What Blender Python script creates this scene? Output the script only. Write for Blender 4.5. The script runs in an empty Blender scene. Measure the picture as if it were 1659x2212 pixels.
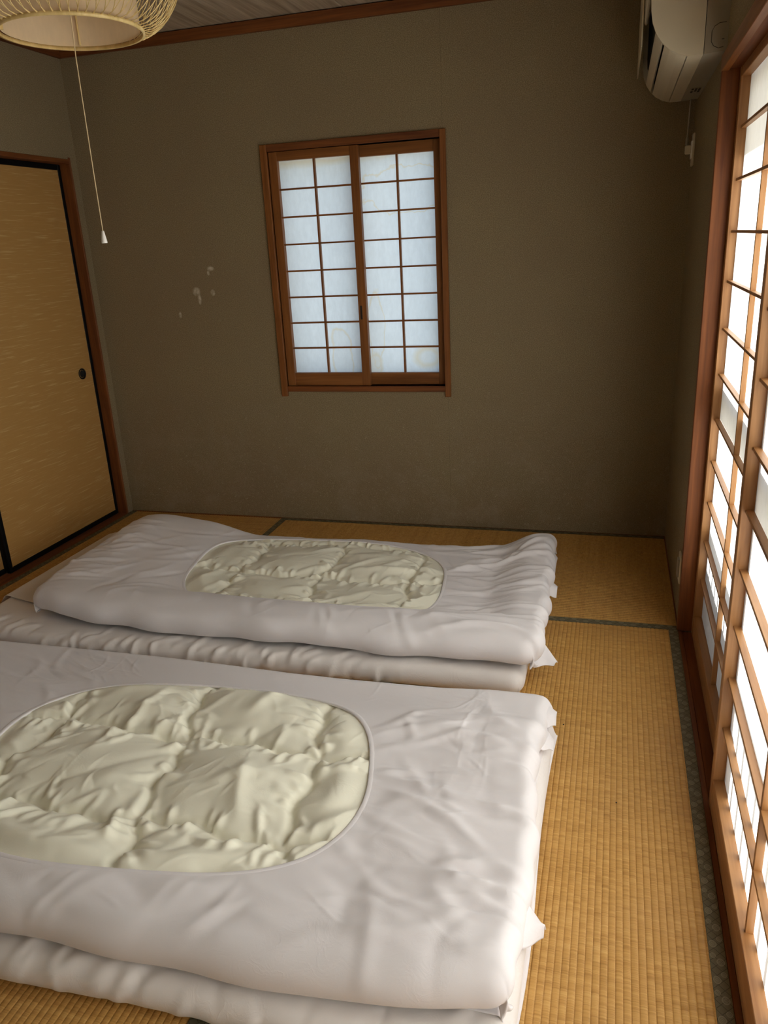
import bpy, bmesh, math, random
import numpy as np
from math import pi, sin, cos, radians
from mathutils import Matrix, Vector

random.seed(5)
rng = np.random.default_rng(11)
scene = bpy.context.scene
COL = scene.collection

# ------------------------------------------------------------------ camera
def camera_axes(yaw, pitch, roll):
    cy, sy, cp, sp, cr, sr = cos(yaw), sin(yaw), cos(pitch), sin(pitch), cos(roll), sin(roll)
    f = Vector((sy*cp, cy*cp, sp)); r = Vector((cy, -sy, 0)); u = r.cross(f)
    return r*cr + u*sr, -r*sr + u*cr, f
CAM = Vector((2.3915, -3.36692, 1.26529))
r_, u_, f_ = camera_axes(-0.293024, -0.331991, -0.0526769)
cd = bpy.data.cameras.new('camera'); cam = bpy.data.objects.new('camera', cd); COL.objects.link(cam)
cam.matrix_world = Matrix(((r_.x, u_.x, -f_.x, CAM.x), (r_.y, u_.y, -f_.y, CAM.y), (r_.z, u_.z, -f_.z, CAM.z), (0, 0, 0, 1)))
cd.sensor_fit = 'VERTICAL'; cd.sensor_height = 36.0; cd.lens = 36.0*1688.94/2212.0
cd.clip_start = 0.02
scene.camera = cam

# ------------------------------------------------------------------ light and exposure
SUN_EL, SUN_AZ = 31.0, 4.0
world = bpy.data.worlds.new('sky'); scene.world = world; world.use_nodes = True
wn = world.node_tree.nodes; wl = world.node_tree.links; wn.clear()
sky = wn.new('ShaderNodeTexSky'); sky.sky_type = 'NISHITA'; sky.sun_disc = False
sky.sun_elevation = radians(SUN_EL); sky.sun_rotation = radians(90 - SUN_AZ); sky.air_density = 1.2; sky.dust_density = 2.0
bg = wn.new('ShaderNodeBackground'); bg.inputs['Strength'].default_value = 0.30
wo = wn.new('ShaderNodeOutputWorld'); wl.new(sky.outputs[0], bg.inputs['Color']); wl.new(bg.outputs[0], wo.inputs['Surface'])
sd = bpy.data.lights.new('sun', 'SUN'); sd.energy = 20.0; sd.angle = radians(0.6); sd.color = (1.0, 0.955, 0.895)
sun = bpy.data.objects.new('sun', sd); COL.objects.link(sun)
sdir = Vector((cos(radians(SUN_EL))*cos(radians(SUN_AZ)), cos(radians(SUN_EL))*sin(radians(SUN_AZ)), sin(radians(SUN_EL))))
sun.rotation_euler = sdir.to_track_quat('Z', 'Y').to_euler(); sun.location = (8, -1, 5)
vs = scene.view_settings
vs.view_transform = 'Standard'; vs.look = 'None'; vs.gamma = 1.0; vs.use_curve_mapping = False
vs.exposure = 0.12
scene.cycles.max_bounces = 10; scene.cycles.diffuse_bounces = 7; scene.cycles.transmission_bounces = 6
scene.cycles.glossy_bounces = 4; scene.cycles.transparent_max_bounces = 12
scene.cycles.use_denoising = True; scene.cycles.sample_clamp_indirect = 12.0
scene.cycles.caustics_reflective = False; scene.cycles.caustics_refractive = False

# ------------------------------------------------------------------ node helpers
class NT:
    def __init__(s, name):
        s.m = bpy.data.materials.new(name); s.m.use_nodes = True
        s.n = s.m.node_tree.nodes; s.l = s.m.node_tree.links; s.n.clear()
        s.out = s.n.new('ShaderNodeOutputMaterial')
    def new(s, t, **kw):
        x = s.n.new(t)
        for k, v in kw.items(): setattr(x, k, v)
        return x
    def link(s, a, b): s.l.new(a, b)
    def val(s, sock, v):
        if isinstance(v, bpy.types.NodeSocket): s.l.new(v, sock)
        else: sock.default_value = v
    def math(s, op, a, b=0.0, c=0.0, clamp=False):
        x = s.new('ShaderNodeMath', operation=op); x.use_clamp = clamp
        s.val(x.inputs[0], a); s.val(x.inputs[1], b); s.val(x.inputs[2], c); return x.outputs[0]
    def obj(s):
        if not hasattr(s, '_tc'): s._tc = s.new('ShaderNodeTexCoord')
        return s._tc.outputs['Object']
    def geo(s):
        if not hasattr(s, '_g'): s._g = s.new('ShaderNodeNewGeometry')
        return s._g.outputs['Position']
    def sep(s, v):
        x = s.new('ShaderNodeSeparateXYZ'); s.link(v, x.inputs[0]); return x.outputs
    def comb(s, x, y, z):
        c = s.new('ShaderNodeCombineXYZ')
        for i, v in enumerate((x, y, z)): s.val(c.inputs[i], v)
        return c.outputs[0]
    def map(s, v, scale=(1, 1, 1), loc=(0, 0, 0), rot=(0, 0, 0)):
        x = s.new('ShaderNodeMapping'); s.link(v, x.inputs[0])
        x.inputs['Scale'].default_value = scale; x.inputs['Location'].default_value = loc; x.inputs['Rotation'].default_value = rot
        return x.outputs[0]
    def noise(s, v, scale=5, detail=3, rough=0.5, dist=0.0):
        x = s.new('ShaderNodeTexNoise'); s.link(v, x.inputs['Vector'])
        x.inputs['Scale'].default_value = scale; x.inputs['Detail'].default_value = detail
        x.inputs['Roughness'].default_value = rough; x.inputs['Distortion'].default_value = dist
        return x.outputs[0]
    def ramp(s, f, stops):
        x = s.new('ShaderNodeValToRGB'); s.link(f, x.inputs[0]); e = x.color_ramp.elements
        while len(e) < len(stops): e.new(0.5)
        for i, (p, c) in enumerate(stops):
            e[i].position = p; e[i].color = (c, c, c, 1) if isinstance(c, (int, float)) else (*c, 1)
        return x.outputs[0]
    def mix(s, f, a, b, mode='MIX'):
        x = s.new('ShaderNodeMix', data_type='RGBA', blend_type=mode)
        s.val(x.inputs[0], f)
        for i, v in ((6, a), (7, b)):
            s.val(x.inputs[i], (*v, 1) if isinstance(v, tuple) else v)
        return x.outputs[2]
    def bump(s, h, strength=0.3, dist=0.01, normal=None):
        x = s.new('ShaderNodeBump'); s.link(h, x.inputs['Height']); x.inputs['Strength'].default_value = strength
        x.inputs['Distance'].default_value = dist
        if normal is not None: s.link(normal, x.inputs['Normal'])
        return x.outputs[0]
    def principled(s, color, rough=0.6, normal=None, spec=0.5, **kw):
        b = s.new('ShaderNodeBsdfPrincipled')
        s.val(b.inputs['Base Color'], (*color, 1) if isinstance(color, tuple) else color)
        s.val(b.inputs['Roughness'], rough); b.inputs['Specular IOR Level'].default_value = spec
        if normal is not None: s.link(normal, b.inputs['Normal'])
        for k, v in kw.items(): b.inputs[k].default_value = v
        s.link(b.outputs[0], s.out.inputs[0]); return b

def mat_wood(name, dark, light, axis, rough=0.45, scale=1.0, red=0.0):
    t = NT(name); v = t.geo()
    sc = [38*scale]*3; sc[axis] = 2.2*scale
    g = t.noise(t.map(v, tuple(sc)), 1.0, 4, 0.6, 0.6)
    sc2 = [160*scale]*3; sc2[axis] = 5*scale
    g2 = t.noise(t.map(v, tuple(sc2)), 1.0, 2, 0.5)
    f = t.math('ADD', t.math('MULTIPLY', g, 0.75), t.math('MULTIPLY', g2, 0.25))
    big = t.noise(v, 3.1, 2, 0.5)
    col = t.ramp(f, [(0.32, dark), (0.68, light)])
    col = t.mix(t.math('MULTIPLY', big, 0.35), col, dark)
    t.principled(col, rough, t.bump(g2, 0.12, 0.002), 0.4)
    return t.m
RED_D, RED_L = (0.105, 0.027, 0.006), (0.295, 0.098, 0.022)
MID_D, MID_L = (0.17, 0.055, 0.012), (0.37, 0.145, 0.038)
PALE_D, PALE_L = (0.27, 0.115, 0.036), (0.53, 0.275, 0.105)
W_RED = [mat_wood('red_stained_wood_%s' % 'xyz'[i], RED_D, RED_L, i, 0.62) for i in range(3)]
W_MID = [mat_wood('brown_wood_%s' % 'xyz'[i], MID_D, MID_L, i) for i in range(3)]
W_PALE = [mat_wood('cedar_wood_%s' % 'xyz'[i], PALE_D, PALE_L, i) for i in range(3)]
W_CEIL = mat_wood('pale_ceiling_wood', (0.27, 0.20, 0.13), (0.72, 0.62, 0.48), 1, 0.65, 0.7)

def mat_plain(name, color, rough=0.6, spec=0.5, **kw):
    t = NT(name); n = t.noise(t.geo(), 40, 2)
    c = t.mix(t.math('MULTIPLY', n, 0.15), color, tuple(x*0.8 for x in color))
    t.principled(c, rough, None, spec, **kw); return t.m

def mat_wall():
    t = NT('sand_plaster_wall'); v = t.geo()
    fine = t.noise(v, 330, 2, 0.6); mid = t.noise(v, 90, 3, 0.6); big = t.noise(v, 2.3, 3, 0.5)
    col = t.mix(t.ramp(fine, [(0.35, 0), (0.7, 1)]), (0.190, 0.148, 0.080), (0.395, 0.318, 0.195))
    col = t.mix(t.math('MULTIPLY', t.ramp(big, [(0.35, 0), (0.7, 1)]), 0.30), col, (0.225, 0.160, 0.105))
    # straw fibres: thin pale curls, commoner near the floor
    x, y, z = t.sep(v)
    def fib(off, sc):
        q = t.noise(t.map(v, (1, 1, 1), off), sc, 1, 0.4, 0.8)
        return t.math('LESS_THAN', t.math('ABSOLUTE', t.math('SUBTRACT', q, 0.5)), 0.006)
    gate = t.math('GREATER_THAN', t.noise(v, 60, 1, 0.5), 0.56)
    low = t.ramp(t.math('ADD', t.math('MULTIPLY', z, 0.8), t.math('MULTIPLY', t.noise(v, 3.5, 3), 0.35)), [(0.12, 1), (0.75, 0.0)])
    f = t.math('MULTIPLY', t.math('MULTIPLY', t.math('MAXIMUM', fib((3, 1, 2), 75), fib((9, 4, 1), 110)), gate), t.math('ADD', 0.25, t.math('MULTIPLY', low, 0.75)))
    col = t.mix(t.math('MULTIPLY', f, 0.8), col, (0.52, 0.46, 0.34))
    worn = t.math('MULTIPLY', low, t.ramp(t.noise(v, 7, 5, 0.7), [(0.48, 0), (0.75, 1)]))
    col = t.mix(t.math('MULTIPLY', worn, 0.5), col, (0.40, 0.34, 0.26))
    # pale spots on the back wall
    s = None
    for (cx, cz, rx, rz) in ((0.613, 1.19, 0.020, 0.012), (0.600, 1.172, 0.008, 0.012), (0.528, 1.092, 0.022, 0.022), (0.540, 1.06, 0.010, 0.03), (0.611, 1.085, 0.013, 0.016), (0.429, 0.99, 0.009, 0.016)):
        d = t.math('ADD', t.math('POWER', t.math('DIVIDE', t.math('SUBTRACT', x, cx), rx), 2.0), t.math('POWER', t.math('DIVIDE', t.math('SUBTRACT', z, cz), rz), 2.0))
        k = t.math('SUBTRACT', 1.0, d, clamp=True)
        s = k if s is None else t.math('MAXIMUM', s, k)
    s = t.math('MULTIPLY', t.math('MULTIPLY', s, t.math('LESS_THAN', t.math('ABSOLUTE', y), 0.03)), t.ramp(t.noise(v, 60, 3), [(0.35, 0.25), (0.65, 1)]))
    col = t.mix(t.math('MULTIPLY', s, 1.1, clamp=True), col, (0.66, 0.60, 0.48))
    seam = t.math('LESS_THAN', t.math('ABSOLUTE', t.math('SUBTRACT', x, 1.700)), 0.0008)
    col = t.mix(t.math('MULTIPLY', seam, 0.4), col, (0.12, 0.10, 0.06))
    h = t.math('ADD', t.math('MULTIPLY', fine, 0.5), mid)
    t.principled(col, 0.9, t.bump(h, 0.35, 0.003), 0.15); return t.m
M_WALL = mat_wall()

def mat_tatami(name, axis):
    """axis: direction of the ribs (long side); rush strands run across it"""
    t = NT(name); v = t.geo(); s = t.sep(v)
    a = s[axis]; b = s[1 - axis]                    # a along the rib, b across
    pitch = 0.0135
    cell = t.math('FLOOR', t.math('DIVIDE', b, pitch))
    wn_ = t.new('ShaderNodeTexWhiteNoise', noise_dimensions='1D'); t.link(cell, wn_.inputs['W'])
    st = t.noise(t.comb(t.math('MULTIPLY', a, 420), t.math('MULTIPLY', cell, 3.7), t.math('MULTIPLY', b, 6)), 1.0, 1, 0.5)
    grp = t.noise(t.comb(t.math('MULTIPLY', a, 75), t.math('MULTIPLY', cell, 7.3), 0.0), 1.0, 2, 0.6)
    lng = t.noise(t.comb(t.math('MULTIPLY', a, 60), t.math('MULTIPLY', b, 2.0), 3.0), 1.0, 2, 0.5)
    f = t.math('ADD', t.math('ADD', t.math('MULTIPLY', st, 0.38), t.math('MULTIPLY', grp, 0.34)), t.math('MULTIPLY', lng, 0.28))
    col = t.ramp(f, [(0.33, (0.38, 0.195, 0.045)), (0.52, (0.56, 0.315, 0.088)), (0.70, (0.68, 0.42, 0.145))])
    fr = t.math('FRACT', t.math('DIVIDE', b, pitch))
    groove = t.math('POWER', t.math('ABSOLUTE', t.math('SUBTRACT', t.math('MULTIPLY', fr, 2.0), 1.0)), 6.0)
    col = t.mix(t.math('MULTIPLY', groove, 0.25), col, (0.38, 0.20, 0.048))
    col = t.mix(t.math('MULTIPLY', t.ramp(t.noise(v, 4, 3), [(0.4, 0), (0.75, 1)]), 0.25), col, (0.44, 0.25, 0.10))
    h = t.math('ADD', t.math('MULTIPLY', st, 1.0), t.math('MULTIPLY', grp, 0.8))
    t.principled(col, 0.48, t.bump(h, 0.5, 0.0014), 0.3); return t.m
M_TAT = [mat_tatami('woven_rush_x', 0), mat_tatami('woven_rush_y', 1)]

def mat_border(axis):
    t = NT('brocade_border_%s' % 'xy'[axis]); v = t.geo(); s = t.sep(v); a = s[axis]
    uv = t.new('ShaderNodeUVMap'); u = t.sep(uv.outputs[0])     # u: metres along, v: metres across (0..0.03)
    U, V = u[0], u[1]
    P = 0.0195
    d1 = t.math('ABSOLUTE', t.math('SUBTRACT', t.math('FRACT', t.math('DIVIDE', t.math('ADD', U, V), P)), 0.5))
    d2 = t.math('ABSOLUTE', t.math('SUBTRACT', t.math('FRACT', t.math('DIVIDE', t.math('SUBTRACT', U, V), P)), 0.5))
    line = t.math('LESS_THAN', t.math('MINIMUM', d1, d2), 0.045)
    def oval(uo, vo, ru, rv, period):
        du = t.math('MULTIPLY', t.math('SUBTRACT', t.math('FRACT', t.math('DIVIDE', t.math('SUBTRACT', U, uo), period)), 0.5), period/ru)
        dv = t.math('DIVIDE', t.math('SUBTRACT', V, vo), rv)
        # the motif of the borders is a pointed oval with a small sprig in it
        r = t.math('ADD', t.math('POWER', t.math('ABSOLUTE', du), 1.7), t.math('POWER', t.math('ABSOLUTE', dv), 1.7))
        rim = t.math('MULTIPLY', t.math('LESS_THAN', r, 1.0), t.math('GREATER_THAN', r, 0.62))
        sprig = t.math('MULTIPLY', t.math('LESS_THAN', r, 0.38), t.math('LESS_THAN', t.math('ABSOLUTE', t.math('SINE', t.math('MULTIPLY', t.math('ADD', du, t.math('ABSOLUTE', dv)), 7.0))), 0.5))
        fill = t.math('MULTIPLY', t.math('LESS_THAN', r, 1.0), 0.35)
        return t.math('MAXIMUM', t.math('MAXIMUM', rim, sprig), fill)
    big = t.math('MAXIMUM', oval(0.0, 0.0205, 0.0085, 0.0072, 0.078), oval(0.039, 0.0105, 0.0085, 0.0072, 0.078))
    sm = t.math('MAXIMUM', oval(0.013, 0.008, 0.006, 0.0052, 0.078), oval(0.052, 0.0225, 0.006, 0.0052, 0.078))
    m = t.math('MAXIMUM', big, sm)
    col = t.mix(line, (0.135, 0.118, 0.070), (0.070, 0.062, 0.038))
    col = t.mix(t.math('MULTIPLY', m, 0.7), col, (0.27, 0.24, 0.16))
    th = t.noise(t.map(v, (900, 900, 1)), 1.0, 1)
    t.principled(col, 0.75, t.bump(th, 0.3, 0.0006), 0.2); return t.m
M_BORD = [mat_border(0), mat_border(1)]

def mat_cloth(name, col, sheen=0.15, rough=0.75, trans=0.0, crease=0.25, big=24):
    t = NT(name); v = t.geo()
    w = t.noise(v, 900, 1, 0.5)
    c1 = t.noise(t.map(v, (1, 1, 1)), big, 3, 0.55, 1.2)
    ridge = t.math('SUBTRACT', 1.0, t.math('ABSOLUTE', t.math('MULTIPLY', t.math('SUBTRACT', c1, 0.5), 5.0)), clamp=True)
    gate = t.ramp(t.noise(v, 6.0, 2), [(0.42, 0), (0.65, 1)])
    h = t.math('ADD', t.math('MULTIPLY', t.math('MULTIPLY', t.math('POWER', ridge, 3.0), gate), crease*0.3), t.math('MULTIPLY', w, 0.03))
    n = t.noise(v, 1.7, 2)
    c = t.mix(t.math('MULTIPLY', n, 0.10), col, tuple(x*0.92 for x in col))
    b = t.principled(c, rough, t.bump(h, 0.55, 0.004), 0.25)
    b.inputs['Sheen Weight'].default_value = sheen
    return t.m
M_COVER = mat_cloth('white_cotton', (0.80, 0.778, 0.80))
M_SHEET = mat_cloth('white_sheet', (0.80, 0.765, 0.745), crease=0.35)
M_QUILT = mat_cloth('cream_satin', (0.88, 0.87, 0.735), 0.1, 0.50, crease=0.3, big=34)

def mat_paper(name, col, transl=0.9, stains=False, stain_y=None):
    t = NT(name); v = t.geo()
    fib = t.noise(t.map(v, (60, 60, 22)), 1.0, 4, 0.65)
    c = t.mix(t.ramp(fib, [(0.35, 0), (0.7, 1)]), tuple(k*0.93 for k in col), col)
    if stains:
        x, y, z = t.sep(v)
        # tide marks: thin brown outlines and a few blotches
        def blot(cx, cz, rx, rz, seed, rimw=0.10, fillk=0.35):
            nx = t.math('MULTIPLY', t.math('SUBTRACT', t.noise(t.map(v, (1, 1, 1), (seed, 0, 0)), 14, 3), 0.5), 0.9)
            d = t.math('SQRT', t.math('ADD', t.math('POWER', t.math('DIVIDE', t.math('SUBTRACT', x, cx), rx), 2.0), t.math('POWER', t.math('DIVIDE', t.math('SUBTRACT', z, cz), rz), 2.0)))
            d = t.math('ADD', d, nx)
            rim = t.math('SUBTRACT', 1.0, t.math('DIVIDE', t.math('ABSOLUTE', t.math('SUBTRACT', d, 1.0)), rimw), clamp=True)
            fill = t.math('MULTIPLY', t.math('LESS_THAN', d, 1.0), fillk)
            return t.math('MAXIMUM', rim, fill)
        m = None
        for a in ((1.355, 0.74, 0.03, 0.05, 1.0, 0.35, 0.5), (1.37, 0.90, 0.035, 0.16, 2.0, 0.10, 0.08), (1.60, 0.77, 0.05, 0.035, 3.0, 0.6, 0.25),
                  (1.53, 1.47, 0.20, 0.09, 4.0, 0.05, 0.0), (1.21, 0.78, 0.05, 0.13, 5.0, 0.12, 0.12), (1.08, 1.63, 0.30, 0.03, 6.0, 0.8, 0.2)):
            q = blot(*a); m = q if m is None else t.math('MAXIMUM', m, q)
        c = t.mix(t.math('MULTIPLY', m, 0.5), c, (0.80, 0.70, 0.45))
    tr = t.new('ShaderNodeBsdfTranslucent'); t.link(c, tr.inputs[0])
    df = t.new('ShaderNodeBsdfDiffuse'); t.link(c, df.inputs[0])
    mx = t.new('ShaderNodeMixShader'); mx.inputs[0].default_value = transl
    t.link(df.outputs[0], mx.inputs[1]); t.link(tr.outputs[0], mx.inputs[2]); t.link(mx.outputs[0], t.out.inputs[0])
    return t.m
M_PAPER = mat_paper('shoji_paper', (0.92, 0.925, 0.93), 0.62)
M_PAPER_OLD = mat_paper('stained_shoji_paper', (0.83, 0.92, 0.985), 0.66, True)  # blue of the skylight is put into the paper's base colour
M_LAMP_PAPER = mat_paper('lamp_paper', (0.92, 0.74, 0.50), 0.45)

def mat_fusuma():
    t = NT('gold_flecked_paper'); v = t.geo(); x, y, z = t.sep(v)
    s1 = t.noise(t.comb(t.math('MULTIPLY', y, 9), 0.0, t.math('MULTIPLY', z, 260)), 1.0, 2, 0.5)
    s2 = t.noise(t.comb(t.math('MULTIPLY', y, 5), 7.0, t.math('MULTIPLY', z, 90)), 1.0, 2, 0.6)
    band = t.noise(t.comb(t.math('MULTIPLY', y, 2.0), 2.0, t.math('MULTIPLY', z, 6)), 1.0, 2, 0.6)
    f = t.math('ADD', t.math('MULTIPLY', s1, 0.6), t.math('MULTIPLY', s2, 0.4))
    fl = t.ramp(f, [(0.54, 0), (0.68, 1)])
    dk = t.ramp(f, [(0.30, 1), (0.44, 0)])
    col = t.mix(t.math('MULTIPLY', dk, 0.35), (0.50, 0.285, 0.090), (0.36, 0.19, 0.052))
    col = t.mix(t.math('MULTIPLY', fl, t.math('ADD', 0.25, t.math('MULTIPLY', band, 0.7))), col, (0.78, 0.58, 0.30))
    g = t.noise(t.map(v, (200, 200, 900)), 1.0, 1)
    t.principled(col, 0.5, t.bump(g, 0.2, 0.001), 0.35); return t.m
M_FUS = mat_fusuma()
M_BLACK = mat_plain('black_lacquer', (0.005, 0.005, 0.006), 0.55, 0.12)
M_BLACKD = mat_plain('dark_metal', (0.02, 0.014, 0.010), 0.45)
M_ACW = mat_plain('ivory_plastic', (0.68, 0.61, 0.45), 0.42)
M_ACG = mat_plain('grey_plastic', (0.36, 0.325, 0.25), 0.5)
M_VOID = mat_plain('dark_slot', (0.01, 0.009, 0.008), 0.8)
M_CREAM = mat_plain('cream_plastic', (0.66, 0.60, 0.45), 0.45)
M_WHITE = mat_plain('white_plastic', (0.85, 0.83, 0.78), 0.4)
M_BAMBOO = mat_wood('split_bamboo', (0.55, 0.39, 0.14), (0.85, 0.66, 0.32), 2, 0.4)
M_CORD = mat_plain('cream_cord', (0.66, 0.52, 0.30), 0.7)
M_ALU = mat_plain('aluminium', (0.42, 0.42, 0.43), 0.4, 0.6, Metallic=0.6)
M_EXT = mat_plain('outside_render', (0.60, 0.58, 0.54), 0.9)
M_GROUND = mat_plain('outside_gravel', (0.42, 0.40, 0.37), 0.95)
def mat_glass():
    t = NT('window_glass'); g = t.new('ShaderNodeBsdfTransparent'); g.inputs[0].default_value = (0.93, 0.95, 0.95, 1)
    gl = t.new('ShaderNodeBsdfGlossy'); gl.inputs['Roughness'].default_value = 0.03
    mx = t.new('ShaderNodeMixShader'); mx.inputs[0].default_value = 0.06
    t.link(g.outputs[0], mx.inputs[1]); t.link(gl.outputs[0], mx.inputs[2]); t.link(mx.outputs[0], t.out.inputs[0]); return t.m
M_GLASS = mat_glass()

# ------------------------------------------------------------------ object helpers
def tag(o, label=None, cat=None, group=None, kind=None):
    if label: o['label'] = label
    if cat: o['category'] = cat
    if group: o['group'] = group
    if kind: o['kind'] = kind
    return o
def root(name, loc, label=None, cat=None, group=None, kind=None):
    o = bpy.data.objects.new(name, None); COL.objects.link(o); o.location = loc; o.empty_display_size = 0.1
    return tag(o, label, cat, group, kind)
def origin(o):
    p = Vector((0, 0, 0))
    while o is not None: p += o.location; o = o.parent
    return p
def link(name, me, m, parent=None, smooth=False, at=None):
    """me holds world coordinates; it is moved to its own origin `at` (default: the parent's)"""
    o = bpy.data.objects.new(name, me); COL.objects.link(o)
    w = Vector(at) if at is not None else (origin(parent) if parent else Vector((0, 0, 0)))
    me.transform(Matrix.Translation(-w))
    if parent: o.parent = parent; o.location = w - origin(parent)
    else: o.location = w
    if m is not None: me.materials.append(m)
    if smooth:
        me.polygons.foreach_set('use_smooth', [True]*len(me.polygons))
    me.update(); return o
class MB:
    def __init__(s): s.b = bmesh.new()
    def box(s, x0, x1, y0, y1, z0, z1, bev=0.0015):
        x0, x1 = sorted((x0, x1)); y0, y1 = sorted((y0, y1)); z0, z1 = sorted((z0, z1))
        r = bmesh.ops.create_cube(s.b, size=1.0); vs_ = r['verts']
        for v in vs_: v.co = ((x0+x1)/2 + v.co.x*(x1-x0), (y0+y1)/2 + v.co.y*(y1-y0), (z0+z1)/2 + v.co.z*(z1-z0))
        if bev:
            es = list({e for v in vs_ for e in v.link_edges})
            bmesh.ops.bevel(s.b, geom=es, offset=min(bev, 0.3*min(x1-x0, y1-y0, z1-z0)), segments=1, affect='EDGES')
        return s
    def prism(s, pts, axis, a0, a1):
        """extrude a closed outline (pairs in the other two axes) from a0 to a1 along axis"""
        def P(q, a):
            l = list(q); l.insert(axis, a); return l
        v0 = [s.b.verts.new(P(q, a0)) for q in pts]; v1 = [s.b.verts.new(P(q, a1)) for q in pts]
        n = len(pts)
        for i in range(n): s.b.faces.new((v0[i], v0[(i+1) % n], v1[(i+1) % n], v1[i]))
        s.b.faces.new(v0[::-1]); s.b.faces.new(v1); return s
    def tube(s, pts, r, seg=6, closed=False):
        pts = [Vector(p) for p in pts]; n = len(pts); rings = []
        for i, p in enumerate(pts):
            a = pts[(i-1) % n] if closed or i > 0 else p; b = pts[(i+1) % n] if closed or i < n-1 else p
            d = (b-a).normalized(); h = Vector((0, 0, 1)) if abs(d.z) < 0.9 else Vector((1, 0, 0))
            e1 = d.cross(h).normalized(); e2 = d.cross(e1)
            rr = r[i] if isinstance(r, (list, tuple)) else r
            rings.append([s.b.verts.new(p + (e1*cos(2*pi*k/seg) + e2*sin(2*pi*k/seg))*rr) for k in range(seg)])
        for i in range(n if closed else n-1):
            A, B = rings[i], rings[(i+1) % n]
            for k in range(seg): s.b.faces.new((A[k], A[(k+1) % seg], B[(k+1) % seg], B[k]))
        if not closed: s.b.faces.new(rings[0][::-1]); s.b.faces.new(rings[-1])
        return s
    def lathe(s, prof, c, seg=48, axis=2, cap=False):
        rings = []
        for r, h in prof:
            ring = []
            for k in range(seg):
                a = 2*pi*k/seg
                if axis == 2: co = (c[0]+r*cos(a), c[1]+r*sin(a), c[2]+h)
                else: co = (c[0]+h, c[1]+r*cos(a), c[2]+r*sin(a))
                ring.append(s.b.verts.new(co))
            rings.append(ring)
        for A, B in zip(rings[:-1], rings[1:]):
            for k in range(seg): s.b.faces.new((A[k], A[(k+1) % seg], B[(k+1) % seg], B[k]))
        if cap: s.b.faces.new(rings[0]); s.b.faces.new(rings[-1])
        return s
    def done(s, name, m, parent=None, smooth=False, at=None):
        bmesh.ops.recalc_face_normals(s.b, faces=s.b.faces)
        me = bpy.data.meshes.new(name); s.b.to_mesh(me); s.b.free()
        return link(name, me, m, parent, smooth, at)
def box(name, m, parent, *a, bev=0.0015, at=None): return MB().box(*a, bev=bev).done(name, m, parent, at=at)

# ================================================================== THE SETTING
W, H, D = 2.64, 2.14, 3.56
def struct(o): o['kind'] = 'structure'; return o
struct(box('floor', W_RED[1], None, -0.14, 2.86, -D-0.12, 0.12, -0.14, -0.052, bev=0))
# back wall with the window hole
wx0, wx1, wz0, wz1 = 0.942, 1.690, 0.655, 1.650
b = MB()
b.box(-0.14, wx0, 0, 0.12, -0.05, H+0.06, 0); b.box(wx1, W+0.22, 0, 0.12, -0.05, H+0.06, 0)
b.box(wx0, wx1, 0, 0.12, -0.05, wz0, 0); b.box(wx0, wx1, 0, 0.12, wz1, H+0.06, 0)
struct(b.done('wall_back', M_WALL))
# left wall with the sliding door opening  (y -0.06 .. -1.80)
LY0, LY1, LZ = -0.058, -1.86, 1.668
ZT = H+0.06
b = MB()
b.prism([(0, -0.05), (0, ZT), (-D, ZT), (-D, -0.05), (LY1, -0.05), (LY1, LZ+0.012), (LY0+0.008, LZ+0.012), (LY0+0.008, -0.05)], 0, -0.14, 0)
struct(b.done('wall_left', M_WALL))
# right wall; big opening lengthened past the view to let in more light
RY0, RY1, RZ = -0.88, -3.50, 1.65
b = MB()
b.prism([(0, -0.05), (0, ZT), (-D, ZT), (-D, -0.05), (RY1, -0.05), (RY1, RZ+0.02), (RY0, RZ+0.02), (RY0, -0.05)], 0, W, W+0.20)
struct(b.done('wall_right', M_WALL))
# wall behind the camera
struct(box('wall_front', M_WALL, None, -0.14, W+0.2, -D-0.12, -D, -0.05, H+0.06, bev=0))
# ceiling: board by board, running away from the camera
ceil = struct(box('ceiling', W_CEIL, None, -0.14, W+0.2, -D-0.12, 0.12, H+0.014, H+0.06, bev=0))
xs = [-0.057, 0.400, 0.857, 1.314, 1.771, 2.228, 2.66]
for i in range(6):
    box('board', W_CEIL, ceil, xs[i]+0.0015, xs[i+1]-0.0015, -D-0.05, 0.05, H, H+0.013, bev=0.003)
# cornice
struct(box('trim_1', W_RED[0], None, 0, W, -0.018, 0.0, 2.094, 2.136))
struct(box('trim_2', W_RED[1], None, 0.0, 0.018, -D, -0.018, 2.094, 2.136))
struct(box('trim_3', W_RED[1], None, W-0.018, W, -D, -0.018, 2.094, 2.136))
# edge boards where mats meet the walls
struct(box('baseboard_back', W_RED[0], None, 0.0, W, -0.012, 0.012, -0.05, 0.001))
struct(box('baseboard_right', W_RED[1], None, W-0.004, W+0.02, RY0, -0.012, -0.05, 0.001))

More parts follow.
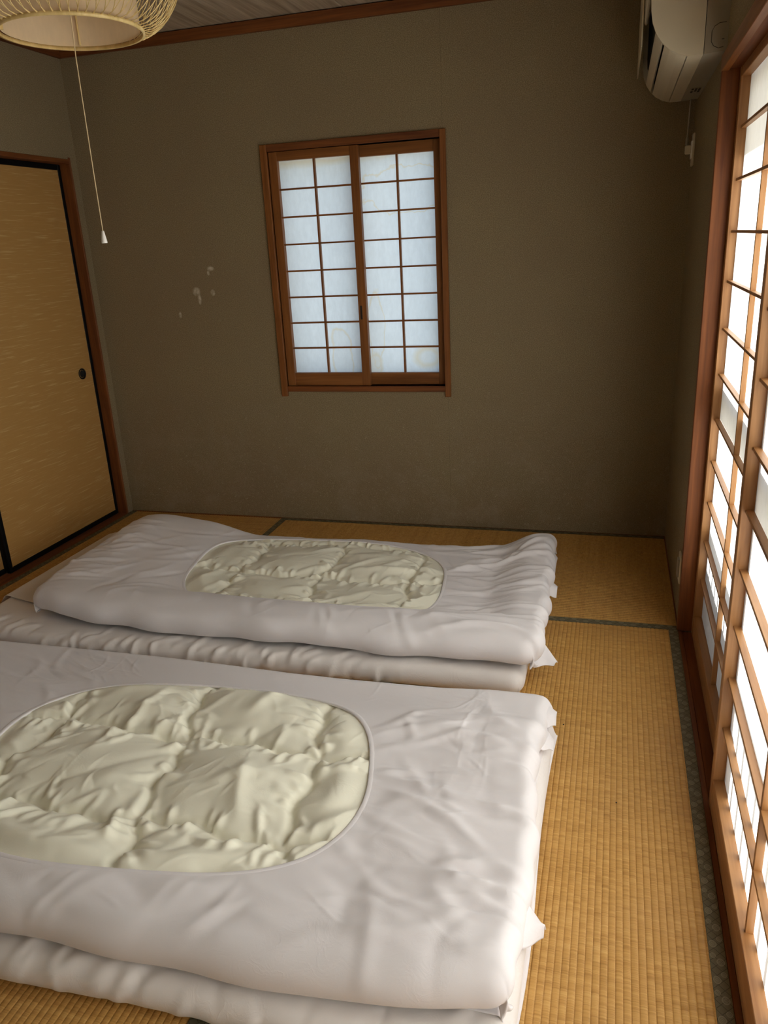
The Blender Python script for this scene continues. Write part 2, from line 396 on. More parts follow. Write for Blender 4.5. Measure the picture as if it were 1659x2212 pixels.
# ---- tatami mats
MI = 0.004
def tatami(x0, x1, y0, y1, axis, label):
    """ribs run along `axis`; borders lie on the two long sides"""
    w = root('tatami_mat', ((x0+x1)/2, (y0+y1)/2, -0.05), label, 'tatami mat', 'tatami mats on the floor')
    lo, hi = ((y0, y1) if axis == 0 else (x0, x1)); A0, A1 = ((x0, x1) if axis == 0 else (y0, y1))
    g = 0.0006; lo += g; hi -= g; A0 += g; A1 -= g
    pitch = 0.0135; K = 6
    # the ribs are phase locked to world position so that shader and profile agree
    c0 = math.floor(lo/pitch); c1 = math.ceil(hi/pitch)
    prof = []
    for c in range(c0, c1):
        for k in range(K):
            t = (c + k/K)*pitch
            if lo < t < hi: prof.append((t, -0.0017 + 0.0017*math.sqrt(max(0, 1-(2*k/K-1)**2))))
    prof = [(lo, -0.0014)] + prof + [(hi, -0.0014)]
    ns = int((A1-A0)/0.04)
    me = bpy.data.meshes.new('weave')
    av = np.linspace(A0, A1, ns+1); pb = np.array(prof)
    P = np.zeros((len(av), len(pb)+2, 3))
    other = np.concatenate([[lo], pb[:, 0], [hi]]); zz = np.concatenate([[-0.05], pb[:, 1], [-0.05]])
    wob = 0.0004*np.sin(av*37)[:, None] + 0.0003*rng.standard_normal((len(av), 1))
    P[:, :, 2] = zz[None] + wob*0.6*(zz > -0.04)[None]
    if axis == 0: P[:, :, 0] = av[:, None]; P[:, :, 1] = other[None]
    else: P[:, :, 1] = av[:, None]; P[:, :, 0] = other[None]
    n, m = P.shape[:2]; idx = np.arange(n*m).reshape(n, m)
    q = np.stack([idx[:-1, :-1], idx[1:, :-1], idx[1:, 1:], idx[:-1, 1:]], -1).reshape(-1, 4)
    if axis == 1: q = q[:, ::-1]
    ends = [list(map(int, idx[0])), list(map(int, idx[-1][::-1]))]
    me.from_pydata(P.reshape(-1, 3).tolist(), [], q.tolist() + ends); me.validate()
    link('weave', me, M_TAT[axis], w)
    for side in (0, 1):
        e0 = lo if side == 0 else hi; e1 = lo+0.029 if side == 0 else hi-0.029
        bb = MB(); z0, z1 = -0.004, 0.0011
        if axis == 0: bb.box(A0-0.0003, A1+0.0003, e0, e1, z0, z1, 0.0006)
        else: bb.box(e0, e1, A0-0.0003, A1+0.0003, z0, z1, 0.0006)
        uvl = bb.b.loops.layers.uv.new('UVMap')
        for f in bb.b.faces:
            for l in f.loops:
                c = l.vert.co
                l[uvl].uv = ((c.x, abs(c.y-e0)) if axis == 0 else (c.y, abs(c.x-e0)))
        bb.done('border', M_BORD[axis], w)
    return w
T = 0.88
tatami(0.002, T, -2*T, -MI, 1, 'straw tatami mat in the far left corner, by the golden sliding doors')
tatami(T, W-MI, -T, -MI, 0, 'straw tatami mat lying lengthwise along the back wall, in the dark far right corner')
tatami(2*T, W-0.002, -3*T, -T, 1, 'sunlit straw tatami mat along the paper screens on the right')
tatami(T, 2*T, -3*T, -T, 1, 'straw tatami mat mostly under the nearer bedding, showing at the bottom left')
tatami(0.002, T, -4*T-0.03, -2*T, 1, 'straw tatami mat on the left under the near duvet')
tatami(T, W-0.002, -4*T-0.03, -3*T, 0, 'straw tatami mat nearest the camera, below the picture')
for (x, y, lab) in ((2.305, -1.497, 'tiny dark crumb on the mat, right of the near duvet\'s far corner'), (2.444, -1.787, 'tiny dark crumb in the middle of the sunlit mat strip')):
    o = MB(); o.lathe([(0.0004, 0.0), (0.0022, 0.0008), (0.0016, 0.0022), (0.0003, 0.0028)], (x, y, 0.0), 7, cap=True)
    tag(o.done('crumb', M_BLACKD, None, at=(x, y, 0)), lab, 'crumb')

# ---- sliding paper screen (panel frame > bars, paper)
def shoji(parent, axis, a0, a1, z0, z1, f, th, depth_sign, st, rt, rb, zb, vb, mats, paper, recess=0.009, bar=0.0065, vbar=0.009, handle=None):
    """panel in the plane perpendicular to `axis`; a0..a1 is its width, f the room face, th its thickness"""
    def bx(bb, A0, A1, F0, F1, Z0, Z1, bev=0.0012):
        if axis == 0: bb.box(F0, F1, A0, A1, Z0, Z1, bev)
        else: bb.box(A0, A1, F0, F1, Z0, Z1, bev)
    s = depth_sign; g = f + s*th
    bb = MB(); bx(bb, a0, a0+st, f, g, z0, z1); bx(bb, a1-st, a1, f, g, z0, z1)
    c = ((f+g)/2, (a0+a1)/2, z0) if axis == 0 else ((a0+a1)/2, (f+g)/2, z0)
    fr = bb.done('sliding_panel', mats[2], parent, at=c)
    bb = MB(); bx(bb, a0+st, a1-st, f+s*0.001, g, z1-rt, z1); bb.done('top_rail', mats[1-axis], fr)
    bb = MB(); bx(bb, a0+st, a1-st, f+s*0.001, g, z0, z0+rb); bb.done('bottom_rail', mats[1-axis], fr)
    pf = g - s*0.0022
    for z in zb:
        bb = MB(); bx(bb, a0+st-0.001, a1-st+0.001, f+s*recess, pf-s*0.0004, z-bar/2, z+bar/2, 0.0006); bb.done('lattice_bar', mats[1-axis], fr)
    for v in vb:
        bb = MB(); bx(bb, v-vbar/2, v+vbar/2, f+s*(recess+0.0012), pf-s*0.0004, z0+rb-0.001, z1-rt+0.001, 0.0006); bb.done('lattice_bar', mats[2], fr)
    e = 0.004
    A, B, Z0, Z1 = a0+st-e, a1-st+e, z0+rb-e, z1-rt+e
    me = bpy.data.meshes.new('paper')
    n, m = 8, 12; V = []; F = []
    for i in range(n+1):
        for j in range(m+1):
            a = A+(B-A)*i/n; z = Z0+(Z1-Z0)*j/m; w = pf
            V.append((w, a, z) if axis == 0 else (a, w, z))
    for i in range(n):
        for j in range(m): F.append((i*(m+1)+j, (i+1)*(m+1)+j, (i+1)*(m+1)+j+1, i*(m+1)+j+1))
    me.from_pydata(V, [], F); link('paper', me, paper, fr)
    return fr

# ---- back window
win = root('window_1', (1.316, 0.0, 0.655), kind='structure')
fw = 0.029
b = MB(); b.box(wx0-fw, wx0, -0.014, 0.10, 0.608, wz1+0.028); b.done('frame_jamb', W_MID[2], win)
b = MB(); b.box(wx1, wx1+fw-0.005, -0.014, 0.10, 0.608, wz1+0.028); b.done('frame_jamb', W_MID[2], win)
b = MB(); b.box(wx0, wx1, -0.013, 0.10, wz1, wz1+0.028); b.done('frame_head', W_RED[0], win)
b = MB(); b.box(wx0, wx1, -0.011, 0.10, 0.630, wz0); b.done('frame_sill', W_RED[0], win)
def dep(x, z, d):  # take a point measured in the wall plane back to its real depth
    k = d/3.367; return x+(x-CAM.x)*k, z+(z-CAM.z)*k
zc = [0.714 + (1.612-0.714)*k/8 for k in range(1, 8)]
shoji(win, 1, wx0+0.001, 1.343, 0.6555, 1.649, 0.004, 0.026, 1, 0.037, 0.036, 0.058, zc, [(0.982+1.305)/2], W_MID, M_PAPER_OLD, 0.006, 0.007, 0.008)
x1a = dep(1.344, 1, 0.034)[0]
zc2 = [dep(0, z, 0.04)[1] for z in zc]
pr = shoji(win, 1, x1a-0.035, wx1-0.001, 0.6555, 1.649, 0.034, 0.026, 1, 0.035, 0.044, 0.052, zc2, [dep(1.507, 1, 0.04)[0]], W_MID, M_PAPER_OLD, 0.006, 0.007, 0.008)
lp = [o for o in win.children if o.name.startswith('sliding_panel')][0]
b = MB(); b.box(1.3145, 1.3235, 0.0022, 0.0065, 0.948, 1.007, 0.001); h_ = b.done('finger_pull', M_BLACKD, lp)
# outside sash and glass of the back window
b = MB()
for (A0, A1) in ((wx0, wx0+0.03), (1.30, 1.335), (wx1-0.03, wx1)): b.box(A0, A1, 0.102, 0.12, wz0, wz1, 0.001)
b.box(wx0, wx1, 0.102, 0.12, wz0, wz0+0.03, 0.001); b.box(wx0, wx1, 0.102, 0.12, wz1-0.03, wz1, 0.001)
sash = b.done('outer_sash', M_ALU, win)
b = MB(); b.box(wx0+0.02, wx1-0.02, 0.109, 0.113, wz0+0.02, wz1-0.02, 0); b.done('glass_pane', M_GLASS, sash)

# ---- left: golden sliding doors
door = root('door_1', (-0.03, -0.95, 0.0), kind='structure')
b = MB(); b.box(-0.12, 0.004, LY0, LY0+0.012, 0.0, LZ+0.026, 0.002); b.done('frame_jamb', W_RED[2], door)
b = MB(); b.box(-0.12, 0.012, LY1, LY1+0.045, 0.0, LZ); b.done('frame_jamb', W_RED[2], door)
b = MB(); b.box(-0.12, 0.0045, LY1, LY0+0.0, LZ, LZ+0.018); b.done('frame_head', W_RED[1], door)
b = MB(); b.box(-0.12, 0.0, LY1, LY0+0.006, -0.05, 0.002); b.done('frame_sill', W_RED[1], door)
def fusuma(y0, y1, xf, pull_y):
    z0, z1 = 0.003, LZ-0.001
    p = MB().box(xf-0.018, xf-0.003, y0+0.012, y1-0.012, z0+0.012, z1-0.012, 0.0005).done('sliding_panel', M_FUS, door, at=(xf-0.01, (y0+y1)/2, z0))
    bw = 0.021
    for nm, a in (('border_rail', (xf-0.02, xf, y0, y0+bw, z0, z1)), ('border_rail', (xf-0.02, xf, y1-bw, y1, z0, z1)), ('border_rail', (xf-0.02, xf, y0+bw, y1-bw, z0, z0+0.024)), ('border_rail', (xf-0.02, xf, y0+bw, y1-bw, z1-0.024, z1))):
        MB().box(*a, bev=0.003).done(nm, M_BLACK, p)
    MB().lathe([(0.0005, -0.0035), (0.014, -0.0035), (0.0175, -0.001), (0.021, 0.0028), (0.0235, 0.0028), (0.0255, 0.0), (0.0255, -0.0035)], (xf-0.0028, pull_y, 0.742), 36, axis=0).done('finger_pull', M_BLACK, p, True)
    MB().lathe([(0.024, 0.002), (0.0246, 0.0034), (0.0256, 0.0034), (0.0262, 0.0)], (xf-0.002, pull_y, 0.742), 36, axis=0).done('pull_rim', M_BLACKD, p, True)
    MB().lathe([(0.0005, 0.0), (0.0165, 0.0), (0.0165, -0.001), (0.0005, -0.001)], (xf-0.0014, pull_y, 0.742), 30, axis=0).done('pull_cup', M_VOID, p)
    return p
fusuma(-0.858, LY0-0.001, -0.046, -0.156)
fusuma(-1.70, -0.838, -0.072, -1.60)

# ---- right: tall paper screens
scr = root('window_2', (2.68, -1.77, 0.0), kind='structure')
b = MB(); b.box(W-0.006, W+0.09, RY0-0.002, RY0+0.022, -0.0, RZ+0.036); b.done('frame_jamb', W_RED[2], scr)
b = MB(); b.box(W-0.006, W+0.09, RY1-0.022, RY1+0.0, 0.0, RZ+0.036); b.done('frame_jamb', W_RED[2], scr)
b = MB(); b.box(W-0.007, W+0.012, RY1-0.022, RY0+0.022, RZ-0.004, RZ+0.036); b.done('frame_head', W_MID[1], scr)
b = MB(); b.box(W+0.012, W+0.10, RY1, RY0-0.002, RZ, RZ+0.036); b.done('frame_head', W_RED[1], scr)
b = MB(); b.box(W-0.003, W+0.011, RY1, RY0, -0.05, 0.0); b.box(W+0.011, W+0.10, RY1, RY0, -0.05, -0.004); b.done('frame_sill', W_RED[1], scr)
zb1 = [0.199, 0.330, 0.459, 0.590, 0.7185, 0.852, 0.982, 1.113, 1.2455, 1.377, 1.506]
shoji(scr, 0, -1.770, RY0-0.002, -0.003, RZ, 2.679, 0.0265, 1, 0.028, 0.024, 0.072, zb1, [-1.322], W_PALE, M_PAPER, 0.010, 0.0075, 0.010)
zb2 = [0.216, 0.341, 0.465, 0.594, 0.722, 0.852, 0.985, 1.115, 1.246, 1.377, 1.507]
shoji(scr, 0, -2.628, -1.732, -0.003, RZ, 2.650, 0.0265, 1, 0.028, 0.024, 0.083, zb2, [-2.180], W_PALE, M_PAPER, 0.009, 0.0075, 0.010)
shoji(scr, 0, RY1, -2.60, -0.003, RZ, 2.679, 0.0265, 1, 0.028, 0.024, 0.083, zb2, [-3.05], W_PALE, M_PAPER, 0.009, 0.0075, 0.010)  # unseen third screen, added to bring more daylight onto the near bedding
# glazed aluminium sliding sashes outside the screens
def sash_panel(name, x, y0, y1, rail_z):
    b = MB(); z0, z1 = 0.0, RZ
    b.box(x, x+0.022, y0, y0+0.03, z0, z1, 0.001); b.box(x, x+0.022, y1-0.03, y1, z0, z1, 0.001)
    b.box(x, x+0.022, y0+0.03, y1-0.03, z0, z0+0.045, 0.001); b.box(x, x+0.022, y0+0.03, y1-0.03, z1-0.03, z1, 0.001)
    b.box(x, x+0.022, y0+0.03, y1-0.03, rail_z-0.038, rail_z+0.038, 0.001)
    o = b.done(name, M_ALU, scr)
    MB().box(x+0.009, x+0.013, y0+0.02, y1-0.02, z0+0.03, z1-0.02, 0).done('glass_pane', M_GLASS, o)
TE = math.tan(radians(SUN_EL))/cos(radians(SUN_AZ))
sash_panel('outer_sash', 2.800, RY1, -2.61, 0.767 + (2.811-2.706)*TE)  # sash behind the added third screen
sash_panel('outer_sash', 2.775, -2.64, -1.74, 0.767 + (2.786-2.676)*TE)
sash_panel('outer_sash', 2.800, -1.77, RY0, 0.767 + (2.811-2.706)*TE)
# outside: eave, railing and low block whose shadows fall on the paper
xe = 3.42
struct(box('trim_4', M_EXT, None, 2.84, xe, -4.2, 0.4, 1.43+(xe-2.70)*TE, 1.55+(xe-2.70)*TE, bev=0))
rail = root('balcony_railing', (3.15, -1.8, -0.3), 'slatted balcony railing outside, seen only as shadows on the paper screens', 'railing')
zr = 0.355+(3.15-2.70)*TE
MB().box(3.13, 3.17, -3.6, 0.2, zr-0.05, zr).done('top_rail', M_ALU, rail)
for i in range(50):
    y = -3.55+0.072*i
    MB().box(3.143, 3.157, y-0.008, y+0.008, -0.3, zr-0.05, 0).done('baluster', M_ALU, rail)
struct(box('shadow_block', M_EXT, None, 2.95, 3.02, -1.80, 0.1, -0.3, 0.243+(2.95-2.706)*TE, bev=0))  # unseen low block, added to shade the foot of the far screen
struct(box('ground', M_GROUND, None, -14, 16, -16, 14, -0.5, -0.4, bev=0))

# ================================================================== AIR CONDITIONER
ac = root('air_conditioner', (W, -0.49, 1.69), 'ivory wall mounted air conditioner above the corner, seen from below with its front flap ajar', 'air conditioner')
prof = [(W, 1.690), (2.584, 1.6865), (2.546, 1.6865), (2.520, 1.694), (2.497, 1.707), (2.478, 1.725), (2.463, 1.747), (2.453, 1.772), (2.448, 1.80), (2.446, 1.83), (2.446, 1.955), (2.452, 1.972), (2.47, 1.98), (W, 1.98)]
A0, A1 = -0.905, -0.075
def inset(pr, d): return [(x if x > 2.63 else x+d, z+d if z < 1.8 else z) for x, z in pr]
core = MB().prism(inset(prof, 0.016), 1, A0+0.012, A1-0.004).done('body', M_VOID, ac)
MB().prism([p for p in prof if True][2:] [:-1] + [(2.583, 1.98), (2.583, 1.6865)], 1, A0, A0+0.012).done('end_cap', M_ACW, ac)
MB().prism([(W, 1.690), (2.5845, 1.6865), (2.5845, 1.98), (W, 1.98)], 1, A0, A0+0.012).done('back_plate', M_ACG, ac)
MB().prism([(W, 1.690), (W, 1.70), (2.584, 1.6975), (2.584, 1.6865)], 1, A0+0.012, A1).done('bottom_plate', M_ACG, ac)
MB().prism(prof, 1, A1-0.006, A1).done('end_cap', M_ACW, ac)
def strip(i0, i1, th=0.005):
    # shell strip between two stations of the outline, measured along it
    L = [0]
    for a, c in zip(prof[:-1], prof[1:]): L.append(L[-1]+math.dist(a, c))
    def at(s):
        for k in range(len(prof)-1):
            if L[k+1] >= s: u = (s-L[k])/(L[k+1]-L[k]); return (prof[k][0]*(1-u)+prof[k+1][0]*u, prof[k][1]*(1-u)+prof[k+1][1]*u)
        return prof[-1]
    n = 10; outer = [at(i0+(i1-i0)*k/n) for k in range(n+1)]
    inner = [(x+th, z+th*0.9) for x, z in outer]
    return outer + inner[::-1]
MB().prism(strip(0.0575, 0.0955), 1, A0+0.012, A1-0.006).done('air_guide', M_ACW, ac)
MB().prism(strip(0.0990, 0.164), 1, A0+0.014, A1-0.008).done('louver', M_ACW, ac)
MB().prism(strip(0.1735, 0.205), 1, A0+0.012, A1-0.006).done('air_guide', M_ACW, ac)
MB().box(2.430, 2.434, -0.62, A1+0.004, 1.772, 2.02, 0.0015).done('front_flap', M_ACW, ac)
MB().box(2.437, 2.447, A0+0.0, -0.60, 1.83, 1.975, 0.003).done('front_panel', M_ACW, ac)
b = MB(); pts = [(W-0.006, 1.7545), (2.618, 1.7545), (2.606, 1.748), (2.600, 1.737), (2.600, 1.713), (2.606, 1.703), (2.618, 1.697), (W-0.01, 1.699)]
b.tube([(x, A0-0.0004, z) for x, z in pts], 0.0007, 5); b.done('knockout_outline', M_VOID, ac)
MB().lathe([(0.0001, 0), (0.0032, 0), (0.0032, 0.001), (0.0001, 0.001)], (2.628, A0-0.001, 1.716), 12).done('screw_hole', M_VOID, ac)
lab = MB().box(2.597, 2.630, -0.345, -0.245, 1.6868, 1.6892, 0).done('rating_label', M_ACG, ac)
b = MB()
for r in range(3):
    for q in range(5):
        if (r*5+q) in (2, 9): continue
        b.box(2.600+0.0105*r, 2.607+0.0105*r, -0.34+0.018*q, -0.328+0.018*q, 1.6862, 1.6869, 0)
b.done('small_print', M_VOID, lab)
# power cord, plug and socket
sk = root('wall_socket', (W, -0.066, 1.47), 'tall narrow cream socket plate high in the right corner, under the air conditioner', 'socket')
MB().box(W-0.007, W, -0.098, -0.036, 1.471, 1.580, 0.002).done('plate', M_CREAM, sk)
MB().box(W-0.011, W-0.006, -0.084, -0.050, 1.495, 1.555, 0.001).done('insert', M_WHITE, sk)
pc = root('power_cord', (2.62, -0.066, 1.53), 'pale grey power cord hanging from the air conditioner to its plug', 'cord')
pts = [(2.618, -0.085, 1.700), (2.616, -0.080, 1.67), (2.616, -0.074, 1.64), (2.6155, -0.069, 1.61), (2.6148, -0.066, 1.585), (2.6145, -0.065, 1.566)]
MB().tube(pts, 0.0032, 8).done('cord', M_ACG, pc, True)
b = MB()
for k in range(6): b.tube([(2.6145, -0.065, 1.567-0.0042*k), (2.6145, -0.065, 1.5645-0.0042*k)], 0.0062-0.0*k, 8)
b.tube([(2.6145, -0.065, 1.569), (2.6145, -0.065, 1.538)], 0.0045, 8); b.done('strain_relief', M_ACG, pc)
MB().box(2.609, 2.630, -0.076, -0.054, 1.512, 1.541, 0.003).done('plug', M_CREAM, pc)
so = root('wall_socket', (W, -0.79, 0.14), 'cream socket plate low on the right wall beside the door post', 'socket')
MB().box(W-0.007, W, -0.823, -0.762, 0.141, 0.238, 0.002).done('plate', M_CREAM, so)
MB().box(W-0.013, W-0.006, -0.808, -0.777, 0.158, 0.222, 0.002).done('insert', M_ACG, so)

# ================================================================== PENDANT LAMP
LX, LY, LZr = 1.290, -1.76, 1.706
lamp = root('pendant_lamp', (LX, LY, LZr), 'round woven bamboo pendant lamp with a paper drum inside, hanging at the top left', 'lamp')
RR, RB, HL = 0.143, 0.240, 0.30
b = MB(); b.lathe([(RR-0.002, -0.004), (RR+0.003, -0.004), (RR+0.003, 0.003), (RR-0.001, 0.004), (RR-0.002, -0.004)], (LX, LY, LZr), 72); b.done('bottom_ring', M_BAMBOO, lamp, True)
b = MB(); b.lathe([(RR-0.010, HL-0.005), (RR-0.002, HL-0.005), (RR-0.002, HL+0.004), (RR-0.010, HL+0.004), (RR-0.010, HL-0.005)], (LX, LY, LZr), 72); b.done('top_ring', M_BAMBOO, lamp, True)
b = MB(); b.lathe([(RR-0.006, 0.003), (RR-0.006, 0.06), (RR-0.006, HL-0.05), (RR-0.006, HL-0.01)], (LX, LY, LZr), 72); b.done('paper_drum', M_LAMP_PAPER, lamp, True)
b = MB(); b.lathe([(0.02, HL-0.03), (RR-0.007, HL-0.03)], (LX, LY, LZr), 72); b.done('drum_top', M_LAMP_PAPER, lamp)
b = MB()
for k in range(4):
    a = k*pi/2+0.5; b = MB()
    b.box(-0.003, 0.003, -0.0015, 0.0015, 0, HL-0.02, 0)
    M = Matrix.Translation((LX, LY, LZr)) @ Matrix.Rotation(a, 4, 'Z') @ Matrix.Translation((RR-0.009, 0, 0.004))
    bmesh.ops.transform(b.b, matrix=M, verts=list(b.b.verts))
    b.done('drum_stay', M_BAMBOO, lamp)
b = MB(); NS = 62
def lat_r(t): return RR + (RB-RR)*math.pow(max(0, math.sin(pi*min(1, t*1.02))), 0.50)
for fam in (1, -1):
    for k in range(NS):
        pts = []
        for j in range(19):
            t = (j/18)**1.5; a = 2*pi*k/NS + fam*0.52*t - fam*0.26
            r = lat_r(t) + 0.0007*fam
            pts.append((LX+r*cos(a), LY+r*sin(a), LZr+0.001+t*(HL-0.004)))
        b.tube(pts, 0.00095, 4)
b.done('bamboo_lattice', M_BAMBOO, lamp)
b = MB(); b.tube([(LX, LY, LZr+HL+0.03), (LX, LY, H-0.02)], 0.0035, 8); b.done('flex', M_BLACKD, lamp)
b = MB(); b.lathe([(0.001, 0), (0.02, 0), (0.022, -0.06), (0.03, -0.075), (0.03, -0.10), (0.001, -0.10)], (LX, LY, LZr+HL+0.04), 24); b.done('lamp_holder', M_WHITE, lamp, True)
b = MB(); b.lathe([(0.001, 0), (0.04, 0), (0.045, -0.02), (0.012, -0.035), (0.001, -0.035)], (LX, LY, H), 32); b.done('ceiling_rose', M_WHITE, lamp, True)
b = MB(); b.lathe([(0.012, HL-0.06), (0.016, HL-0.08), (0.04, HL-0.12), (0.045, HL-0.14), (0.035, HL-0.17), (0.001, HL-0.18)], (LX, LY, LZr), 24); b.done('bulb', M_WHITE, lamp, True)
b = MB(); b.tube([(LX+0.016, LY, LZr+HL-0.05), (LX+0.006, LY, LZr+0.10), (LX, LY, LZr-0.05), (LX-0.001, LY, 1.45), (LX-0.001, LY, 1.318)], 0.0011, 6); pull = b.done('pull_cord', M_CORD, lamp)
b = MB(); b.lathe([(0.001, 0.0), (0.0062, 0.0), (0.0064, 0.003), (0.003, 0.024), (0.0022, 0.0262), (0.0005, 0.0262)], (LX-0.001, LY, 1.294), 16); b.done('cord_pull', M_WHITE, pull, True)

# ================================================================== BEDDING
# cloth is relaxed from a rounded base shape: fabric a few per cent longer than the shape it covers buckles into wrinkles
def norm_(P):
    du = np.gradient(P, axis=0); dv = np.gradient(P, axis=1); n = np.cross(du, dv)
    return n/(np.linalg.norm(n, axis=2, keepdims=True)+1e-12)
def stretch(P, L, axis, k, parity):
    if axis == 0: n = (P.shape[0]-parity)//2*2; a = P[parity:parity+n:2]; c = P[parity+1:parity+n:2]; l0 = L[parity:parity+n:2][:a.shape[0]]
    else: n = (P.shape[1]-parity)//2*2; a = P[:, parity:parity+n:2]; c = P[:, parity+1:parity+n:2]; l0 = L[:, parity:parity+n:2][:, :a.shape[1]]
    d = c-a; l = np.sqrt((d*d).sum(-1))+1e-9
    q = d*((l-l0)/l*0.5*k)[..., None]
    a += q; c -= q
def smooth_noise(n, m, sx, sy, seed):
    r = np.random.default_rng(seed)
    kx, ky = max(2, int(n/sx)+2), max(2, int(m/sy)+2); g = r.standard_normal((kx, ky))
    x = np.linspace(0, kx-1.001, n); y = np.linspace(0, ky-1.001, m)
    xi, yi = x.astype(int), y.astype(int); fx, fy = x-xi, y-yi
    fx = fx*fx*(3-2*fx); fy = fy*fy*(3-2*fy)
    g0 = g[xi][:, yi]; g1 = g[np.minimum(xi+1, kx-1)][:, yi]; g2 = g[xi][:, np.minimum(yi+1, ky-1)]; g3 = g[np.minimum(xi+1, kx-1)][:, np.minimum(yi+1, ky-1)]
    return (g0*(1-fx[:, None])+g1*fx[:, None])*(1-fy[None]) + (g2*(1-fx[:, None])+g3*fx[:, None])*fy[None]
def up2(P):
    def ax0(P):
        Q = np.empty((2*P.shape[0]-1,)+P.shape[1:]); Q[::2] = P
        E = np.concatenate([2*P[:1]-P[1:2], P, 2*P[-1:]-P[-2:-1]], 0)
        Q[1::2] = (9*(E[1:-2]+E[2:-1]) - E[:-3] - E[3:])/16
        return Q
    return np.swapaxes(ax0(np.swapaxes(ax0(P), 0, 1)), 0, 1)
def relax(B, ex, ey, kf=0.02, kb=0.10, iters=120, amp=0.002, seed=1, noise=(6, 6), floor=0.003):
    n, m = B.shape[:2]; P = B.copy(); N = norm_(B)
    ex = np.broadcast_to(ex, (n, m)); ey = np.broadcast_to(ey, (n, m))
    L0 = np.linalg.norm(B[1:]-B[:-1], axis=2)*(1+0.5*(ex[1:]+ex[:-1]))
    L1 = np.linalg.norm(B[:, 1:]-B[:, :-1], axis=2)*(1+0.5*(ey[:, 1:]+ey[:, :-1]))
    P += N*(smooth_noise(n, m, noise[0], noise[1], seed)*amp)[..., None]
    kf = np.broadcast_to(kf, (n, m))[..., None]
    for it in range(iters):
        for ax, L in ((0, L0), (1, L1)):
            for par in (0, 1): stretch(P, L, ax, 0.8, par)
        # bending: biharmonic smoothing
        Lp = np.zeros_like(P)
        Lp[1:-1, 1:-1] = 0.25*(P[2:, 1:-1]+P[:-2, 1:-1]+P[1:-1, 2:]+P[1:-1, :-2]) - P[1:-1, 1:-1]
        LL = np.zeros_like(P)
        LL[2:-2, 2:-2] = 0.25*(Lp[3:-1, 2:-2]+Lp[1:-3, 2:-2]+Lp[2:-2, 3:-1]+Lp[2:-2, 1:-3]) - Lp[2:-2, 2:-2]
        P -= kb*4*LL
        P += kf*(B-P)
        P[..., 2] = np.maximum(P[..., 2], floor)
    return P
def grid_mesh(name, P, mask=None, flip=False):
    n, m = P.shape[:2]; idx = np.arange(n*m).reshape(n, m)
    q = np.stack([idx[:-1, :-1], idx[1:, :-1], idx[1:, 1:], idx[:-1, 1:]], -1)
    q = q[mask] if mask is not None else q.reshape(-1, 4)
    if flip: q = q[:, ::-1]
    used = np.unique(q); remap = -np.ones(n*m, int); remap[used] = np.arange(len(used))
    V = P.reshape(-1, 3)[used]; q = remap[q]
    me = bpy.data.meshes.new(name)
    me.vertices.add(len(V)); me.vertices.foreach_set('co', V.ravel())
    me.loops.add(len(q)*4); me.loops.foreach_set('vertex_index', q.ravel())
    me.polygons.add(len(q)); me.polygons.foreach_set('loop_start', np.arange(len(q))*4); me.polygons.foreach_set('loop_total', np.full(len(q), 4))
    me.update(calc_edges=True); me.validate(); return me

def roll(t, lo, hi, r, mx, rr=None):
    """developed coordinate t -> (position, drop fraction 0..2 of the vertical radius)"""
    pos = np.clip(t, lo+r, hi-r); th = np.zeros_like(t)
    d = t-(hi-r); k = d > 0; th[k] = np.minimum(d[k]/r, mx); pos = np.where(k, hi-r+r*np.sin(th), pos)
    d2 = (lo+r)-t; k2 = d2 > 0; t2 = np.zeros_like(t); t2[k2] = np.minimum(d2[k2]/r, mx); pos = np.where(k2, lo+r-r*np.sin(t2), pos)
    return pos, (1-np.cos(th+t2)), th+t2
def body(x0, x1, y0, y1, r, T, top, h=0.009, corner=0.10, warp=None, mx=0.86*pi, rx=None):
    """sheet wrapped round a soft slab. top(x, y) is the height of its upper face, T its thickness"""
    rx = rx or r
    ta = np.linspace(x0+rx-rx*mx, x1-rx+rx*mx, int(((x1-x0)+2*rx*(mx-1))/h)); tb = np.linspace(y0+r-r*mx, y1-r+r*mx, int(((y1-y0)+2*r*(mx-1))/h))
    X, dx, _ = roll(ta, x0, x1, rx, mx); Y, dy, _ = roll(tb, y0, y1, r, mx)
    X = np.repeat(X[:, None], len(tb), 1); Y = np.repeat(Y[None], len(ta), 0)
    cx = np.maximum(np.maximum(X-(x1-corner), (x0+corner)-X), 0); cy = np.maximum(np.maximum(Y-(y1-corner), (y0+corner)-Y), 0)
    q = np.sqrt(cx*cx+cy*cy)+1e-9; k = np.where((cx > 0) & (cy > 0), np.maximum(cx, cy)/q, 1.0)
    sx = np.where(X > (x0+x1)/2, 1, -1); sy = np.where(Y > (y0+y1)/2, 1, -1)
    X = X - sx*cx*(1-k); Y = Y - sy*cy*(1-k)
    dr = np.minimum((dx[:, None]**3+dy[None]**3)**(1/3), 2.0)
    XX, YY = warp(X, Y) if warp else (X, Y)
    Z = top(XX, YY) - dr*T/2
    return np.stack([XX, YY, Z], -1), ta, tb, X, Y
def G(x, c, w): return np.exp(-((x-c)/w)**2)
def S(x, a, b): t = np.clip((x-a)/(b-a), 0, 1); return t*t*(3-2*t)
def oval_d(X, Y, o):
    c, s = math.cos(o['rot']), math.sin(o['rot']); u = (X-o['cx'])*c+(Y-o['cy'])*s; v = -(X-o['cx'])*s+(Y-o['cy'])*c
    u = u + o.get('skew', 0)*v
    return (np.abs(u/o['a'])**o['p']+np.abs(v/o['b'])**o['p'])**(1/o['p'])
